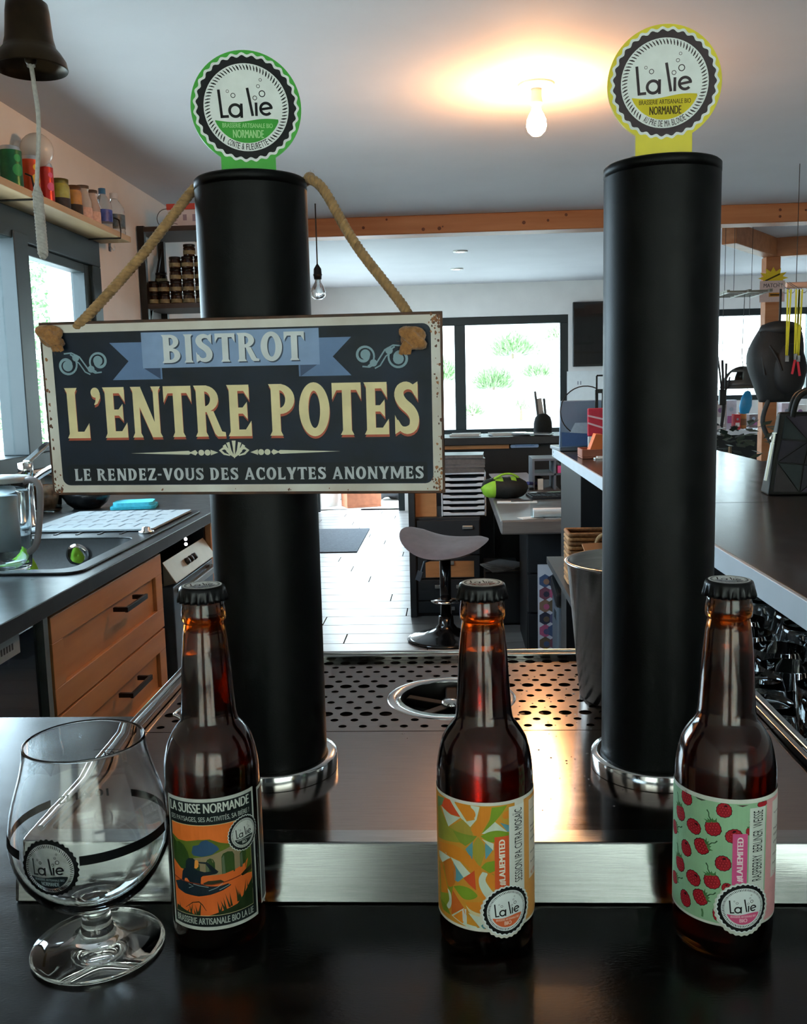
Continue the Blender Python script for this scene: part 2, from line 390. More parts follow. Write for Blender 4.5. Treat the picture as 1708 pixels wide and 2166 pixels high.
def arc_text(A, s, R, a0, a1, h, col, lay, bold=0.0):        # lettering along the lower arc, angles in degrees, read left to right
    n = len(s); x = 0.0; ad = {' ': .5, 'I': .5, '&': .9, 'M': 1.15}; tot = sum(ad.get(c, .85) for c in s)
    for c in s:
        w = ad.get(c, .85)
        if c != ' ':
            am = math.radians(a0+(a1-a0)*(x+w/2)/tot); cx, cy = R*math.cos(am), R*math.sin(am)
            rt = am+PI/2; ww = abs(math.radians(a1-a0))*R*(w*.80)/tot
            f = lambda p, cx=cx, cy=cy, rt=rt: (cx+p[0]*math.cos(rt)-p[1]*math.sin(rt), cy+p[0]*math.sin(rt)+p[1]*math.cos(rt))
            A.text(c, -ww/2, -h/2, ww/2, h/2, col, lay, bold, f)
        x += w
def badge(colr, tcol, dark='#15171a', white='#dfe3e2', ringtext=None, big='NORMANDE', small='BRASSERIE ARTISANALE BIO', outline=True, lobes=31, hollow=False):
    A = Art()
    def scal(r, amp): return [(r*(1+amp*math.cos(lobes*t))*math.cos(t), r*(1+amp*math.cos(lobes*t))*math.sin(t)) for t in [2*PI*i/(lobes*6) for i in range(lobes*6)]]
    if outline: A.poly(scal(1.055, .022), white, 1)
    A.poly(scal(1.0, .024), dark, 2, [circ(0, 0, .855, 60)] if hollow else ())
    A.poly(circ(0, 0, .862, 60), white, 3)
    for i in range(74):
        d = 360*i/74-90; dd = (d+90+180) % 360-180
        if ringtext and abs(dd+2) < 36: continue
        a = math.radians(d); b = a+.05; w = .026 if i % 3 else .034
        A.line([(.735*math.cos(a), .735*math.sin(a)), (.785*math.cos(a+.02), .785*math.sin(a+.02)), (.84*math.cos(b), .84*math.sin(b))], [w*.5, w, w*.4], dark, 4)
    lw = .055
    A.line([(-.55,.34),(-.50,-.215)], lw, dark, 4); A.line([(-.525,-.19),(-.36,-.18)], lw, dark, 4)
    A.ring(-.225, -.065, .088, .145, dark, 4); A.line([(-.10,.075),(-.10,-.205)], lw, dark, 4)
    A.line([(.03,.385),(.125,-.165)], lw, dark, 4); A.line([(.20,.10),(.20,-.165)], lw, dark, 4)
    A.ring(.40, -.02, .085, .14, dark, 4, a0=math.radians(8), a1=math.radians(318)); A.line([(.28,-.035),(.53,.005)], .05, dark, 4)
    for x, y, r in ((-.37,.31,.032), (-.26,.23,.05), (.18,.19,.046), (.33,.275,.068), (.255,.42,.038), (.305,.545,.032)):
        A.ring(x, y, r*.72, r, dark, 4, 16)
    top = [(.64-.064*i, -.22-.02+.03*math.sin(i/20*2*PI*1.0+.4)-.0015*i) for i in range(21)]
    low = [(.70*math.cos(a), .70*math.sin(a)) for a in [math.radians(-157+134*i/20) for i in range(21)]]
    A.poly(top+low, colr, 4)
    A.text(small, -.50, -.40, .52, -.31, tcol, 5, .01)
    if big: A.text(big, -.29 if len(big) > 4 else -.15, -.60, .33 if len(big) > 4 else .15, -.44, tcol, 5, .02)
    if ringtext: arc_text(A, ringtext, .775, -121, -58, .12, dark, 5, .012)
    return A

# ------------------------------------------------------------------ shared materials
steel = brushed('brushed_steel', '#8c817b', 0.13, (1, 26, 1), .035, 30, .02)
steel_front = brushed('brushed_steel_front', '#979a9a', 0.13, (1, 20, 20), .03, 30, .012)
chrome = M('polished_steel', '#cfcfcf', 0.12, 1.0, noise=(20, .05), rnoise=(8, .04))
blackpaint = M('matte_black_paint', '#040506', 0.45, spec=.17, noise=(300, .10), bump=(900, .05), rnoise=(20, .05))
jute = M('jute_fibre', '#97744c', 0.9, noise=(220, .30), bump=(500, .35), sheen=.2)

# ------------------------------------------------------------------ bar counter in front
ct_mat = M('dark_counter_laminate', '#08090a', 0.22, spec=.45, noise=(9, .22), bump=(260, .04), stretch=(1, 3, 1), rnoise=(14, .07))
bc = thing('bar_counter', 'black laminate bar counter that carries the drip tray, beer bottles and glass', 'counter', (0, 0, -1.0))
B().prism([(-.95,-.35),(.31,-.35),(.31,1.06),(-.29,1.06),(-.29,.966),(-.95,.966)], .962, 1.0).obj('worktop', ct_mat, bc, bevel=.002)
B().box(-.93, .30, -.28, .90, 0, .962).obj('cabinet_body', M('dark_panel', '#17191b', .5, noise=(20, .2)), bc)

# ------------------------------------------------------------------ drip tray
TX0, TX1, TY0, TY1, TZ = -.305, .298, .602, 1.071, .040
tr = thing('drip_tray', 'brushed steel drip tray with a perforated rear plate under the beer columns', 'drip tray', (0, 0, 0))
b = B()
IX0, IX1, IY0, IY1 = TX0+.016, TX1-.016, TY0+.019, TY1-.022
o_ = rrect(TX0, TY0, TX1, TY1, .004, 2); i_ = rrect(IX0, IY0, IX1, IY1, .006, 3)
b.prism(o_, .0005, TZ, [i_])
for i, p in enumerate(b.v):
    if p.y < TY0+.003 and p.z < .01: b.v[i] = Vector((p.x, p.y-.008, p.z))          # front face leans out at the foot
b.obj('rim', steel_front, tr, bevel=.0022, seg=3)
B().tube([(TX0+.008, TY0+.02, TZ), (TX0+.008, TY1-.01, TZ), (TX1-.008, TY1-.01, TZ), (TX1-.008, TY0+.02, TZ)], .0026, 8).obj('rim_bead', chrome, tr)
PY = .826                                                    # front edge of the perforated plate
b = B(); b.prism([(IX0+.001, IY0+.001), (IX1-.001, IY0+.001), (IX1-.001, PY-.0008), (IX0+.001, PY-.0008)], .031, .034)
b.obj('smooth_deck', steel, tr, bevel=.0004, seg=1)
RC = (-.003, .918, .060)                                    # glass rinser opening
holes = []; random.seed(3)
rowy = PY+.012; k = 0
while rowy < IY1-.008:
    xx = IX0+.014+(.0095 if k % 2 else 0.0)
    while xx < IX1-.010:
        big = (k % 5 == 2 and k % 2 == 0) or (k % 5 == 2)
        r = .0062 if big else .0038
        if math.hypot(xx-RC[0], (rowy-RC[1])) > RC[2]+.0075: holes.append((xx, rowy, r))
        xx += .019
    rowy += .0168; k += 1
hl = [[(x+r*math.cos(2*PI*i/14), y+r*math.sin(2*PI*i/14)) for i in range(14)] for x, y, r in holes]
hl.append(circ(RC[0], RC[1], RC[2], 48))
B().prism([(IX0+.001, PY), (IX1-.001, PY), (IX1-.001, IY1-.001), (IX0+.001, IY1-.001)], .0325, .0342, hl).obj('perforated_plate', steel, tr)
B().box(IX0, IX1, IY0, IY1, .0008, .0025).obj('tray_bottom', M('tray_bottom', '#2a2625', .35, .9, noise=(15, .4)), tr)
rg = B(); rg.lathe([(RC[2]-.009, .0338), (RC[2]-.009, .0348), (RC[2]+.003, .0352), (RC[2]+.0045, .0344), (RC[2]+.0045, .0342)], 56, caps=False)
rg.obj('rinser_ring', chrome, tr, (RC[0], RC[1], 0))
B().lathe([(.0, .004), (RC[2]-.014, .004), (RC[2]-.012, .018), (RC[2]-.009, .0338)], 40, caps=False).obj('rinser_bowl', M('rinser_dark', '#191615', .4, .3, noise=(20, .3)), tr, (RC[0], RC[1], 0))
for k in range(5):
    a = math.radians(18+72*k); B().bar((.006*math.cos(a), .006*math.sin(a), .024), (.047*math.cos(a), .047*math.sin(a), .027), .012, .008).obj('rinser_arm', M('black_rubber', '#060606', .7, noise=(40, .1), spec=.2), tr, (RC[0], RC[1], 0), bevel=.0015)
B().lathe([(.0, .018), (.0095, .018), (.0105, .028), (.009, .0315), (.0, .0325)], 24).obj('rinser_hub', chrome, tr, (RC[0], RC[1], 0))
h0 = az(372, 1530, .034); B().tube(bez([(h0.x+.02, h0.y-.006, .034), (h0.x+.004, h0.y-.004, .042), (h0.x, h0.y+.004, .043), (h0.x+.012, h0.y+.05, .043), (h0.x+.02, h0.y+.055, .034)], 6), .0018, 8).obj('lift_handle', chrome, tr)
random.seed(11)
wd_ = B()
for i in range(130):
    x = random.gauss(.10, .06); y = random.uniform(.66, .99); r = random.uniform(.0004, .0012)
    if x < IX0+.02 or x > IX1-.02 or math.hypot(x-RC[0], y-RC[1]) < RC[2]+.008: continue
    if any(math.hypot(x-hx, y-hy) < hr+.002 for hx, hy, hr in holes): continue
    z = .0343 if y > PY else .0341
    wd_.lathe([(r, 0), (r*.8, r*.3), (.00001, r*.42)], 7, c=(x, y, z), caps=False)
wo = wd_.obj('water_drop', M('water', '#ffffff', .02, trans=1.0, ior=1.33), tr); wo['kind'] = 'stuff'

# ------------------------------------------------------------------ beer columns with their round badges
CH = .504
def column(name, label, cx, cy, med, yaw, plate, edge, badge_a, rivet):
    t = thing(name, label, 'beer column', (cx, cy, .0344), 0, 'matte black beer columns on the drip tray')
    R = .0427; top = CH-.0344
    B().lathe([(R, .012), (R, top-.0085)], 64).obj('pipe', blackpaint, t)
    B().lathe([(R-.001, top-.0085), (R-.001, top-.0075), (R+.0002, top-.0075), (R+.0002, top-.0015), (R-.0015, top), (.0, top)], 64).obj('top_cap', blackpaint, t)
    B().lathe([(R+.0085, 0), (R+.0085, .011), (R+.0078, .0122), (R-.004, .0122), (R-.004, .0)], 64, caps=False).obj('base_flange', chrome, t)
    B().lathe([(.0, 0), (.0035, .0), (.0035, .002), (.0022, .0034), (.0, .0036)], 16).obj('cap_screw', chrome, t, (rivet[0], rivet[1], top))
    m = B(); r = .0412; nw = .0205; a0 = math.asin(nw/r)
    out = [(-nw, 0), (nw, 0)] + [(r*math.sin(a), med-r*math.cos(a)) for a in [a0+(2*PI-2*a0)*i/60 for i in range(61)]]
    m.prism(out, -.0015, .0015)
    mo = m.obj('badge_plate', [plate], t, (0, -.004, top), (PI/2, 0, yaw), bevel=.0004, seg=1)
    tag(mo, edge)
    A = Art().merge(badge_a, lambda p: (p[0]*.0367, med+p[1]*.0367))
    A.build('badge_print', mo, lambda u, v, w: (u, v, .0016+w), ink)
    return t
med_z = ay(1394, 186, .745).z-CH
green = M('green_plate', '#35a02c', .4, noise=(60, .05)); yellow = M('yellow_plate', '#d8c92c', .4, noise=(60, .05))
GA = badge('#3d9a3a', '#9ed08f', ringtext='CONTE & FLEURETTE'); YA = badge('#cdbb2a', '#4a3a16', dark='#40363a', ringtext='AU PRÉ DE MA BLONDE')
column('beer_column', 'black beer column with a green round badge and the hanging sign', -.149, .745, med_z-.004, math.radians(11), green, 'bright green badge with a bottle-cap emblem', GA, (.020, -.012))
column('beer_column', 'black beer column with a yellow round badge beside the steel bucket', .162, .743, med_z+.001, math.radians(-2), yellow, 'yellow badge with a bottle-cap emblem', YA, (-.024, -.016))

# ------------------------------------------------------------------ hanging tin sign
SW, SH = .3037, .1308
sg = thing('hanging_sign', 'dark blue tin bistro sign hung by jute rope on the left beer column', 'sign', (-.1552, .6985, .3328))
sg.rotation_euler = (math.radians(2.18), math.radians(.29), math.radians(-4.38))
pl = B(); pl.box(-SW/2, SW/2, -.0006, .0008, -SH/2, SH/2)
plate = pl.obj('tin_plate', M('rusty_tin', '#2b2320', .55, .5, noise=(60, .5), col2='#5a3a28'), sg, bevel=.0003, seg=1)
A = Art()
def S(a, b_): return ((a-.5)*SW, (.5-b_)*SH)
def rr_(a0, b0, a1, b1, r): return rrect((a0-.5)*SW, (.5-b1)*SH, (a1-.5)*SW, (.5-b0)*SH, r, 6)
A.poly(rr_(.006, .016, .994, .984, .002), 'sign_border', 1)
A.poly(rr_(.030, .062, .972, .942, .006), 'sign_navy', 2)
A.poly(rr_(.045, .82, .958, .935, .002), 'sign_dark', 2.4)
for sx in (1, -1):                                          # ribbon tails, folds and scrolls, mirrored
    fx = (lambda a: a) if sx == 1 else (lambda a: .962-a)
    A.poly([S(fx(a), b_) for a, b_ in ((.18,.125),(.31,.125),(.31,.335),(.182,.335),(.226,.23))], '#5f789f', 3)
    A.poly([S(fx(a), b_) for a, b_ in ((.26,.265),(.306,.265),(.306,.335))], '#3b4c6a', 3.5)
    def sp(cx, cy, r0, turns, st, sgn, n=26):
        return [S(fx(cx+sgn*(r0*(1-.62*i/n))*math.cos(st+turns*2*PI*i/n)*SH/SW), cy+(r0*(1-.62*i/n))*math.sin(st+turns*2*PI*i/n)) for i in range(n+1)]
    A.line(sp(.066, .245, .066, 1.15, -1.2, 1), [.0012+.0012*i/26 for i in range(27)], '#7f99a5', 3)
    A.poly([S(fx(a), b_) for a, b_ in [(.068+.013*math.cos(t), .25+.03*math.sin(t)) for t in [2*PI*i/16 for i in range(16)]]], '#7f99a5', 3.1)
    A.line(sp(.150, .228, .062, 1.15, 1.9, 1), [.0012+.0012*i/26 for i in range(27)], '#7f99a5', 3)
    A.poly([S(fx(a), b_) for a, b_ in [(.147+.012*math.cos(t), .223+.028*math.sin(t)) for t in [2*PI*i/16 for i in range(16)]]], '#7f99a5', 3.1)
    A.line([S(fx(a), b_) for a, b_ in ((.060,.180),(.080,.176),(.100,.20),(.122,.275),(.138,.292),(.155,.288))], .0011, '#7f99a5', 3)
    A.line([S(fx(a), b_) for a, b_ in ((.086,.215),(.098,.235),(.112,.285),(.125,.30))], .0010, '#7f99a5', 3)
    for ca, cb in ((.090,.205), (.128,.27)):
        A.poly([S(fx(a), b_) for a, b_ in [(ca+.009*math.cos(t), cb+.02*math.sin(t)) for t in [2*PI*i/14 for i in range(14)]]], '#7f99a5', 3.2)
    # ornament under the name
    A.poly([S(fx(a)+0, b_) for a, b_ in ((.215,.757),(.365,.746),(.372,.757),(.365,.768))], '#cfcdb8', 3)
    A.poly([S(fx(a), b_) for a, b_ in ((.366,.757),(.382,.741),(.388,.757),(.382,.773))], '#cfcdb8', 3)
    for ca in (.397, .413): A.poly([S(fx(a), b_) for a, b_ in [(ca+.0075*math.cos(t), .757+.017*math.sin(t)) for t in [2*PI*i/14 for i in range(14)]]], '#cfcdb8', 3)
    A.poly([S(fx(a), b_) for a, b_ in ((.421,.741),(.44,.757),(.421,.773))], '#cfcdb8', 3)
    A.line([S(fx(a), b_) for a, b_ in ((.470,.775),(.455,.765),(.446,.745),(.455,.732),(.466,.742),(.462,.756))], [.0008,.0016,.0022,.002,.0014,.0006], '#cfcdb8', 3)
    for i, (ea, eb) in enumerate(((.462,.735),(.456,.715),(.466,.700))):
        A.line([S(fx(.481), .785), S(fx((.481+ea)/2-.002), (.785+eb)/2+.004), S(fx(ea), eb)], [.0006,.0016,.0026], '#cfcdb8', 3.1+i*.1)
A.line([S(.481,.79), S(.481,.73), S(.481,.69)], [.0008,.0018,.0030], '#cfcdb8', 3.4)
A.poly([S(a, b_) for a, b_ in ((.262,.072),(.704,.072),(.704,.272),(.262,.272))], '#7f96bb', 4)
def SB(a0, b0, a1, b1): return ((a0-.5)*SW, (.5-b1)*SH, (a1-.5)*SW, (.5-b0)*SH)
slab(A, 'BISTROT', *SB(.312, .088, .668, .245), '#323f52', 5, .0009, -.0009); slab(A, 'BISTROT', *SB(.312, .088, .668, .245), '#c9cdd1', 6)
slab(A, "L'ENTRE POTES", *SB(.052, .375, .945, .665), '#10161f', 3.5, .0003, -.0032); slab(A, "L'ENTRE POTES", *SB(.052, .375, .945, .665), '#a84f3a', 4, .0003, -.0018); slab(A, "L'ENTRE POTES", *SB(.052, .375, .945, .665), '#d9c99c', 5)
slab(A, 'LE RENDEZ-VOUS DES ACOLYTES ANONYMES', *SB(.062, .845, .950, .915), '#b4b9bf', 4, sp=.07)
random.seed(5)
for ca, cb, n_, sa, sb in ((.985,.05,26,.010,.03), (.985,.95,40,.012,.05), (.014,.96,26,.010,.04), (.989,.5,40,.005,.30), (.011,.5,16,.003,.3), (.5,.975,10,.3,.008)):
    for i in range(n_):
        a = random.gauss(ca, sa); q = random.gauss(cb, sb)
        if not (.006 < a < .994 and .012 < q < .986) or (.034 < a < .968 and .07 < q < .93): continue
        r = random.uniform(.0004, .0016)
        A.poly([(S(a, q)[0]+r*random.uniform(.4, 1)*math.cos(t), S(a, q)[1]+r*random.uniform(.5, 1.4)*math.sin(t)) for t in [2*PI*j/7 for j in range(7)]], random.choice(['#7a4d33', '#93623f', '#5b3a2b']), 2.6+i*.01)
def sign_ink(c):
    if c == 'sign_navy': return M(c, '#122033', .45, noise=(28, .3), col2='#0b141d', spec=.25)
    if c == 'sign_dark': return M(c, '#0c141c', .45, noise=(40, .25), spec=.25)
    if c == 'sign_border': return M(c, '#d4d2ce', .45, noise=(16, .4), col2='#b3a79c', spec=.3)
    return M('sign_' + c.strip('#'), c, .42, noise=(60, .08), spec=.25)
pr = A.build('printed_face', plate, lambda u, v, w: (u, -.0007-w, v), sign_ink)
for ox, oz, s_ in ((-.141, .055, 1), (.131, .047, -1)):     # knots in front of the plate
    kb = B()
    for q in range(6):
        ph = q*1.05; path = [(.0062*math.cos(t+ph)*(1+.2*math.sin(2*t)), -.0045+.0035*math.sin(2*t+ph), .0058*math.sin(t+ph*.6)) for t in [2*PI*i/22 for i in range(22)]]
        kb.tube(path, .0027, 7, closed=True)
    for q in range(3): kb.tube([(.002*s_+.002*(q-1), -.004, -.002), (.005*s_+.002*(q-1), -.006, -.007), (.006*s_+.003*(q-1), -.005, -.0112)], [.0026, .0026, .0016], 6)
    for q in range(90):
        p = random.choice(kb.v); d = Vector((random.gauss(0, 1), random.gauss(-.3, 1), random.gauss(0, 1)))*.0018; kb.add([p, p+d*.6+Vector((.0001, 0, .0001)), p+d], [(0, 1, 2)])
    kb.obj('knot', M('jute_knot', '#9a6a3c', .95, noise=(300, .3), bump=(700, .4), sheen=.3), sg, (ox, -.001, oz))
def rope(path, r, n=260, turns=60, jit=0.0):
    P = bez(path, 40); Lc = [0.0]
    for i in range(1, len(P)): Lc.append(Lc[-1]+(P[i]-P[i-1]).length)
    def at(s):
        i = 0
        while i < len(Lc)-2 and Lc[i+1] < s: i += 1
        t = (s-Lc[i])/max(1e-9, Lc[i+1]-Lc[i]); return P[i].lerp(P[i+1], t)
    b = B()
    for k in range(3):
        q = []
        for i in range(n):
            s = Lc[-1]*i/(n-1); c = at(s); t = (at(min(Lc[-1], s+.002))-at(max(0, s-.002))).normalized()
            u = t.cross(Vector((0, 1, .1))).normalized(); w = t.cross(u); a = turns*2*PI*i/n+k*2*PI/3
            q.append(c+u*(r*.52*math.cos(a))+w*(r*.52*math.sin(a)))
        b.tube(q, r*.60, 7)
    return b
R_ = .0427+.0042; cw = Vector((-.149, .745, 0)); inv = Matrix.Rotation(0, 4, 'X')
sgm = (Matrix.Translation(sg.location) @ sg.rotation_euler.to_matrix().to_4x4()).inverted()
kL = sgm.inverted() @ Vector((-.141, .004, .055)); kR = sgm.inverted() @ Vector((.131, .004, .047))
pL = ay(186, 668, .706); pR = ay(858, 655, .702); eL = ay(404, 408, .748); 
wp = [kL, kL+Vector((.010, .003, .004)), pL, pL.lerp(eL, .5)+Vector((0, .004, -.001)), eL]
for i in range(1, 9):
    a = PI-PI*i/9; wp.append(Vector((cw.x+R_*math.cos(a), cw.y+R_*math.sin(a), eL.z+.003+(.5075-eL.z-.003)*min(1, i/6))))
eR = ay(655, 378, .742)
wp += [eR, eR.lerp(pR, .12)+Vector((.003, -.002, .002)), eR.lerp(pR, .5)+Vector((0, 0, -.002)), pR, kR+Vector((-.004, .004, .006)), kR]
rp_ = rope(wp, .0037, 460, 46); 
random.seed(21)
for i in range(260):                                        # loose jute fibres
    j = random.randrange(len(rp_.v)); p = rp_.v[j]; d = Vector((random.gauss(0,1), random.gauss(0,1), random.gauss(0,1)))*.0028
    rp_.add([p, p+d*.6+Vector((.00012,0,0)), p+d], [(0,1,2)])
rp_.xf(sgm).obj('hanging_rope', jute, sg)

# ------------------------------------------------------------------ beer bottles
amber = M('amber_glass', '#b0662c', .09, trans=1.0, ior=1.5)
beer = M('dark_beer', '#a04c16', .0, trans=1.0, ior=1.34)
capm = M('crown_cap', '#1a1b1d', .28, .6, noise=(60, .15))
BO = [(.0,.0015),(.018,.0018),(.0245,.0),(.0278,.0012),(.0293,.004),(.0296,.009),(.0298,.05),(.0298,.105),(.0296,.1115),(.0290,.1165),(.0279,.1225),(.0259,.1298),(.0232,.1345),(.0206,.1382),(.0187,.1405),(.0177,.1425),(.0169,.148),(.0158,.1657),(.0148,.1833),(.0133,.197),(.0124,.2034),(.0128,.2042),(.0136,.2052),(.0137,.209),(.0134,.2125),(.0130,.2145),(.0130,.2215)]
BI = [(.0105,.2215),(.0104,.2034),(.0115,.197),(.0128,.1833),(.0138,.1657),(.0148,.148),(.0157,.1425),(.0187,.1375),(.0240,.1285),(.0262,.121),(.0270,.115),(.0274,.105),(.0274,.012),(.0255,.006),(.016,.0065),(.0,.007)]
LV = .1835
def bottle(label, loc, face, capcol):
    t = thing('beer_bottle', label, 'beer bottle', loc, 0, 'brown glass beer bottles on the bar counter')
    B().lathe(BO+BI, 56, caps=False).obj('glass_body', amber, t)
    lq = [(.0,.0072),(.0162,.0067),(.0257,.0062),(.0276,.0122)]+[(r+.0002, z) for r, z in reversed(BI[3:12]) if z < LV]+[(.0130, LV), (.0, LV-.0004)]
    B().lathe(lq, 48, caps=False).obj('beer', beer, t)
    cb = B(); n = 84; vs = []; fs = []
    rows = [(.0125,.2265,0),(.0137,.2258,0),(.0143,.2240,.0),(.0145,.2215,.0005),(.0148,.2190,.0011),(.0150,.2172,.0013),(.0138,.2172,.0010)]
    for r, z, am in rows:
        for i in range(n):
            a = 2*PI*i/n; rr = r+am*math.cos(21*a)-am*.3; vs.append((rr*math.cos(a), rr*math.sin(a), z))
    for j in range(len(rows)-1):
        for i in range(n): fs.append(((j+1)*n+i, (j+1)*n+(i+1) % n, j*n+(i+1) % n, j*n+i))
    fs.append(tuple(range(n))); cb.add(vs, fs, 0, True)
    co = cb.obj('crown_cap', capm, t)
    A = Art(); A.poly(circ(0, 0, .0121, 40), '#f0eeea', 1); A.ring(0, 0, .0104, .0108, '#2b2424', 2)
    A.merge(badge(capcol, '#e8e8e8', dark='#4a3f3c', white='#f0eeea', outline=False), lambda p: (p[0]*.0128, p[1]*.0128), 0)
    A.items = [it for it in A.items if not (it[3] in (2, 3) and len(it[0]) > 58)]
    ry = face+PI/2
    A.build('cap_print', co, lambda u, v, w: (u*math.cos(ry)-v*math.sin(ry), u*math.sin(ry)+v*math.cos(ry), .22655+w), lambda c: M('cap_' + c.strip('#'), c, .8, noise=(60, .06), spec=.1))
    return t
def conv(xc, xs, Rr, top, bot, vt, vb, r=.0298, y_ref=0):
    def f(x, y):
        c = xc+xs*(y-y_ref); q = max(-1.0, min(1.0, (x-c)/Rr)); th = math.asin(q)
        a = top[0]+top[1]*math.cos(th)+top[2]*(x-c); e = bot[0]+bot[1]*math.cos(th)+bot[2]*(x-c)
        return (r*th, vt+(vb-vt)*(y-a)/(e-a))
    return f
def wrap(face, r=.0301): return lambda u, v, w: ((r+w)*math.cos(face+u/.0298), (r+w)*math.sin(face+u/.0298), v)

b1p, b2p, b3p = az(466, 1962, 0), az(1030, 1972, 0), az(1527, 1976, 0)
fc = [math.atan2(-p.y, -p.x) for p in (b1p, b2p, b3p)]     # direction from each bottle back to the viewer
bt1 = bottle('brown beer bottle with a dark label showing a kayaker at sunset, beside the glass', b1p, fc[0], '#7c7c80')
bt2 = bottle('brown beer bottle with an orange and green mosaic label, middle of the three', b2p, fc[1], '#8a4a3a')
bt3 = bottle('brown beer bottle with a mint green raspberry label, at the right', b3p, fc[2], '#7c7c80')

# label 1: kayaker
c1 = conv(632, .012, 612, (-55, 304, -.12), (1650, 383, -.10), .1012, .0165)
A = Art(); D1 = '#141d1f'; WH = '#b9bdb6'
U0, U1, V0, V1 = -.0330, .0275, .0165, .1012
A.rect(U0, V0, U1, V1, WH, 1); A.rect(U0+.0014, V0+.0022, U1-.0016, V1-.0022, D1, 2)
px0, px1, pv0, pv1 = U0+.0032, U1-.0046, .0262, .0842
A.rect(px0-.0003, pv0-.0004, px1+.0003, pv1+.0004, '#c9b98e', 2.5); A.rect(px0, pv0, px1, pv1, '#e0702c', 3)
PU = lambda s: px0+(px1-px0)*s
PV = lambda t: pv1+(pv0-pv1)*t
def pp(pts, col, lay): A.poly([(PU(a), PV(b_)) for a, b_ in pts], col, lay)
pp([(0,.14),(.10,.18),(.22,.18),(.36,.155),(.5,.15),(.62,.20),(.74,.235),(.86,.26),(1,.27),(1,.42),(0,.42)], '#5c6b22', 3.3)
pp([(.28,.30),(.30,.225),(.37,.21),(.40,.17),(.46,.155),(.52,.19),(.58,.235),(.60,.27),(.52,.32),(.40,.34),(.30,.33)], '#2f4f70', 3.5)
pp([(0,.42),(0,.16),(.06,.21),(.12,.20),(.18,.23),(.23,.30),(.25,.38),(.24,.50),(.12,.50)], '#2f4a1c', 3.6)
pp([(.24,.37),(.50,.33),(.74,.26),(.86,.23),(1,.20),(1,.55),(.24,.55)], '#8d7d60', 3.7)
for a0, a1, tp, bt in ((.27,.37,.385,.56), (.44,.545,.36,.54), (.62,.77,.31,.55), (.84,.93,.33,.53)):
    am = (a0+a1)/2; pp([(a0,bt),(a0,tp+.05),(a0+.02,tp+.015),(am,tp),(a1-.02,tp+.012),(a1,tp+.05),(a1,bt)], '#31481f', 3.8)
    pp([(a0+.005,bt),(a0+.005,tp+.06),(a0+.03,tp+.03),(a0+.04,bt)], '#59664f', 3.85)
pp([(.93,.36),(1,.30),(1,.64),(.90,.62),(.91,.50)], '#4a5a1e', 3.9)
pp([(0,.46),(.10,.52),(.24,.53),(.40,.55),(.60,.555),(.78,.53),(.90,.50),(.95,.46),(.90,.62),(1,.64),(1,1),(0,1)], '#d9662c', 3.95)
NV = '#13212b'
pp([(.01,.67),(.10,.635),(.30,.63),(.44,.665),(.58,.68),(.68,.665),(.72,.69),(.62,.73),(.48,.765),(.34,.785),(.16,.775),(.05,.745)], NV, 4.2)
pp([(.12,.64),(.14,.53),(.17,.49),(.26,.47),(.33,.49),(.42,.51),(.50,.505),(.44,.42),(.35,.41),(.35,.395),(.46,.40),(.58,.515),(.56,.535),(.40,.555),(.38,.57),(.37,.655),(.25,.65),(.20,.595),(.17,.60),(.16,.64)], NV, 4.4)
pp([(.19,.49),(.20,.40),(.235,.365),(.29,.36),(.325,.385),(.33,.43),(.31,.485)], NV, 4.5)
pp([(.315,.385),(.345,.375),(.36,.405),(.355,.45),(.33,.475),(.305,.47)], '#dd8c3c', 4.6)
A.line([(PU(a), PV(b_)) for a, b_ in ((0,.61),(.10,.63),(.50,.655),(.66,.64),(.84,.615))], .0007, '#7a2f16', 4.65)
pp([(.84,.61),(.90,.575),(1,.545),(1,.60),(.92,.625),(.86,.63)], '#2a2a1c', 4.7)
pp([(.40,.635),(.46,.61),(.60,.61),(.64,.635),(.52,.655),(.42,.655)], '#2b2f1e', 4.45)
for q in (((.22,.655),(.28,.675),(.22,.70)), ((.28,.65),(.36,.665),(.46,.68)), ((.46,.72),(.56,.69),(.62,.65)), ((.58,.72),(.64,.70),(.70,.68))):
    A.line([(PU(a), PV(b_)) for a, b_ in q], .0004, '#8fa0a0', 4.8)
random.seed(4)
for i in range(26):
    a = random.uniform(0, .36) if i < 12 else random.uniform(.55, 1.0); hgt = random.uniform(.06, .17)*(1 if i < 12 else .7+.6*a); base = 1.0 if i < 12 else 1.0-(a-.5)*.35
    pp([(a-.012, base), (a+random.uniform(-.05,.05), base-hgt), (a+.014, base)], '#26341c', 4.9+i*.01)
pp([(.45,1),(.62,.955),(.78,.92),(.88,.83),(.94,.76),(1,.70),(1,1)], '#22321a', 4.85); pp([(0,1),(.02,.93),(.14,.96),(.30,1)], '#22321a', 4.85)
A.line([(PU(a), PV(b_)) for a, b_ in ((.16,.93),(.26,.86),(.34,.845),(.38,.88),(.42,.945))], [.0003,.0006,.0008,.0006,.0003], '#3a2a18', 5)
A.text('LA SUISSE NORMANDE', U0+.003, .0922, U1-.0045, .0982, '#c4c9c0', 5, .02)
A.text('SES PAYSAGES, SES ACTIVITÉS, SA BIÈRE !', U0+.0034, .0863, U1-.0046, .0906, '#aab1a9', 5, .01)
A.text('BRASSERIE ARTISANALE BIO LA LIE', U0+.004, .0203, U1-.0048, .0246, '#aab1a9', 5, .015)
bc1 = (.0180, .0748)
A.merge(badge('#1b2826', '#c9cec6', big='BIO', dark='#16191b', white='#c9cec9'), lambda p: (bc1[0]+p[0]*.0102, bc1[1]+p[1]*.0106), 6)
A.build('front_label', bt1, wrap(fc[0]), ink, step=.0026)
A = Art(); A.rect(.032, .021, .095, .0985, WH, 1); A.rect(.0334, .0232, .0936, .0965, '#131b20', 2)
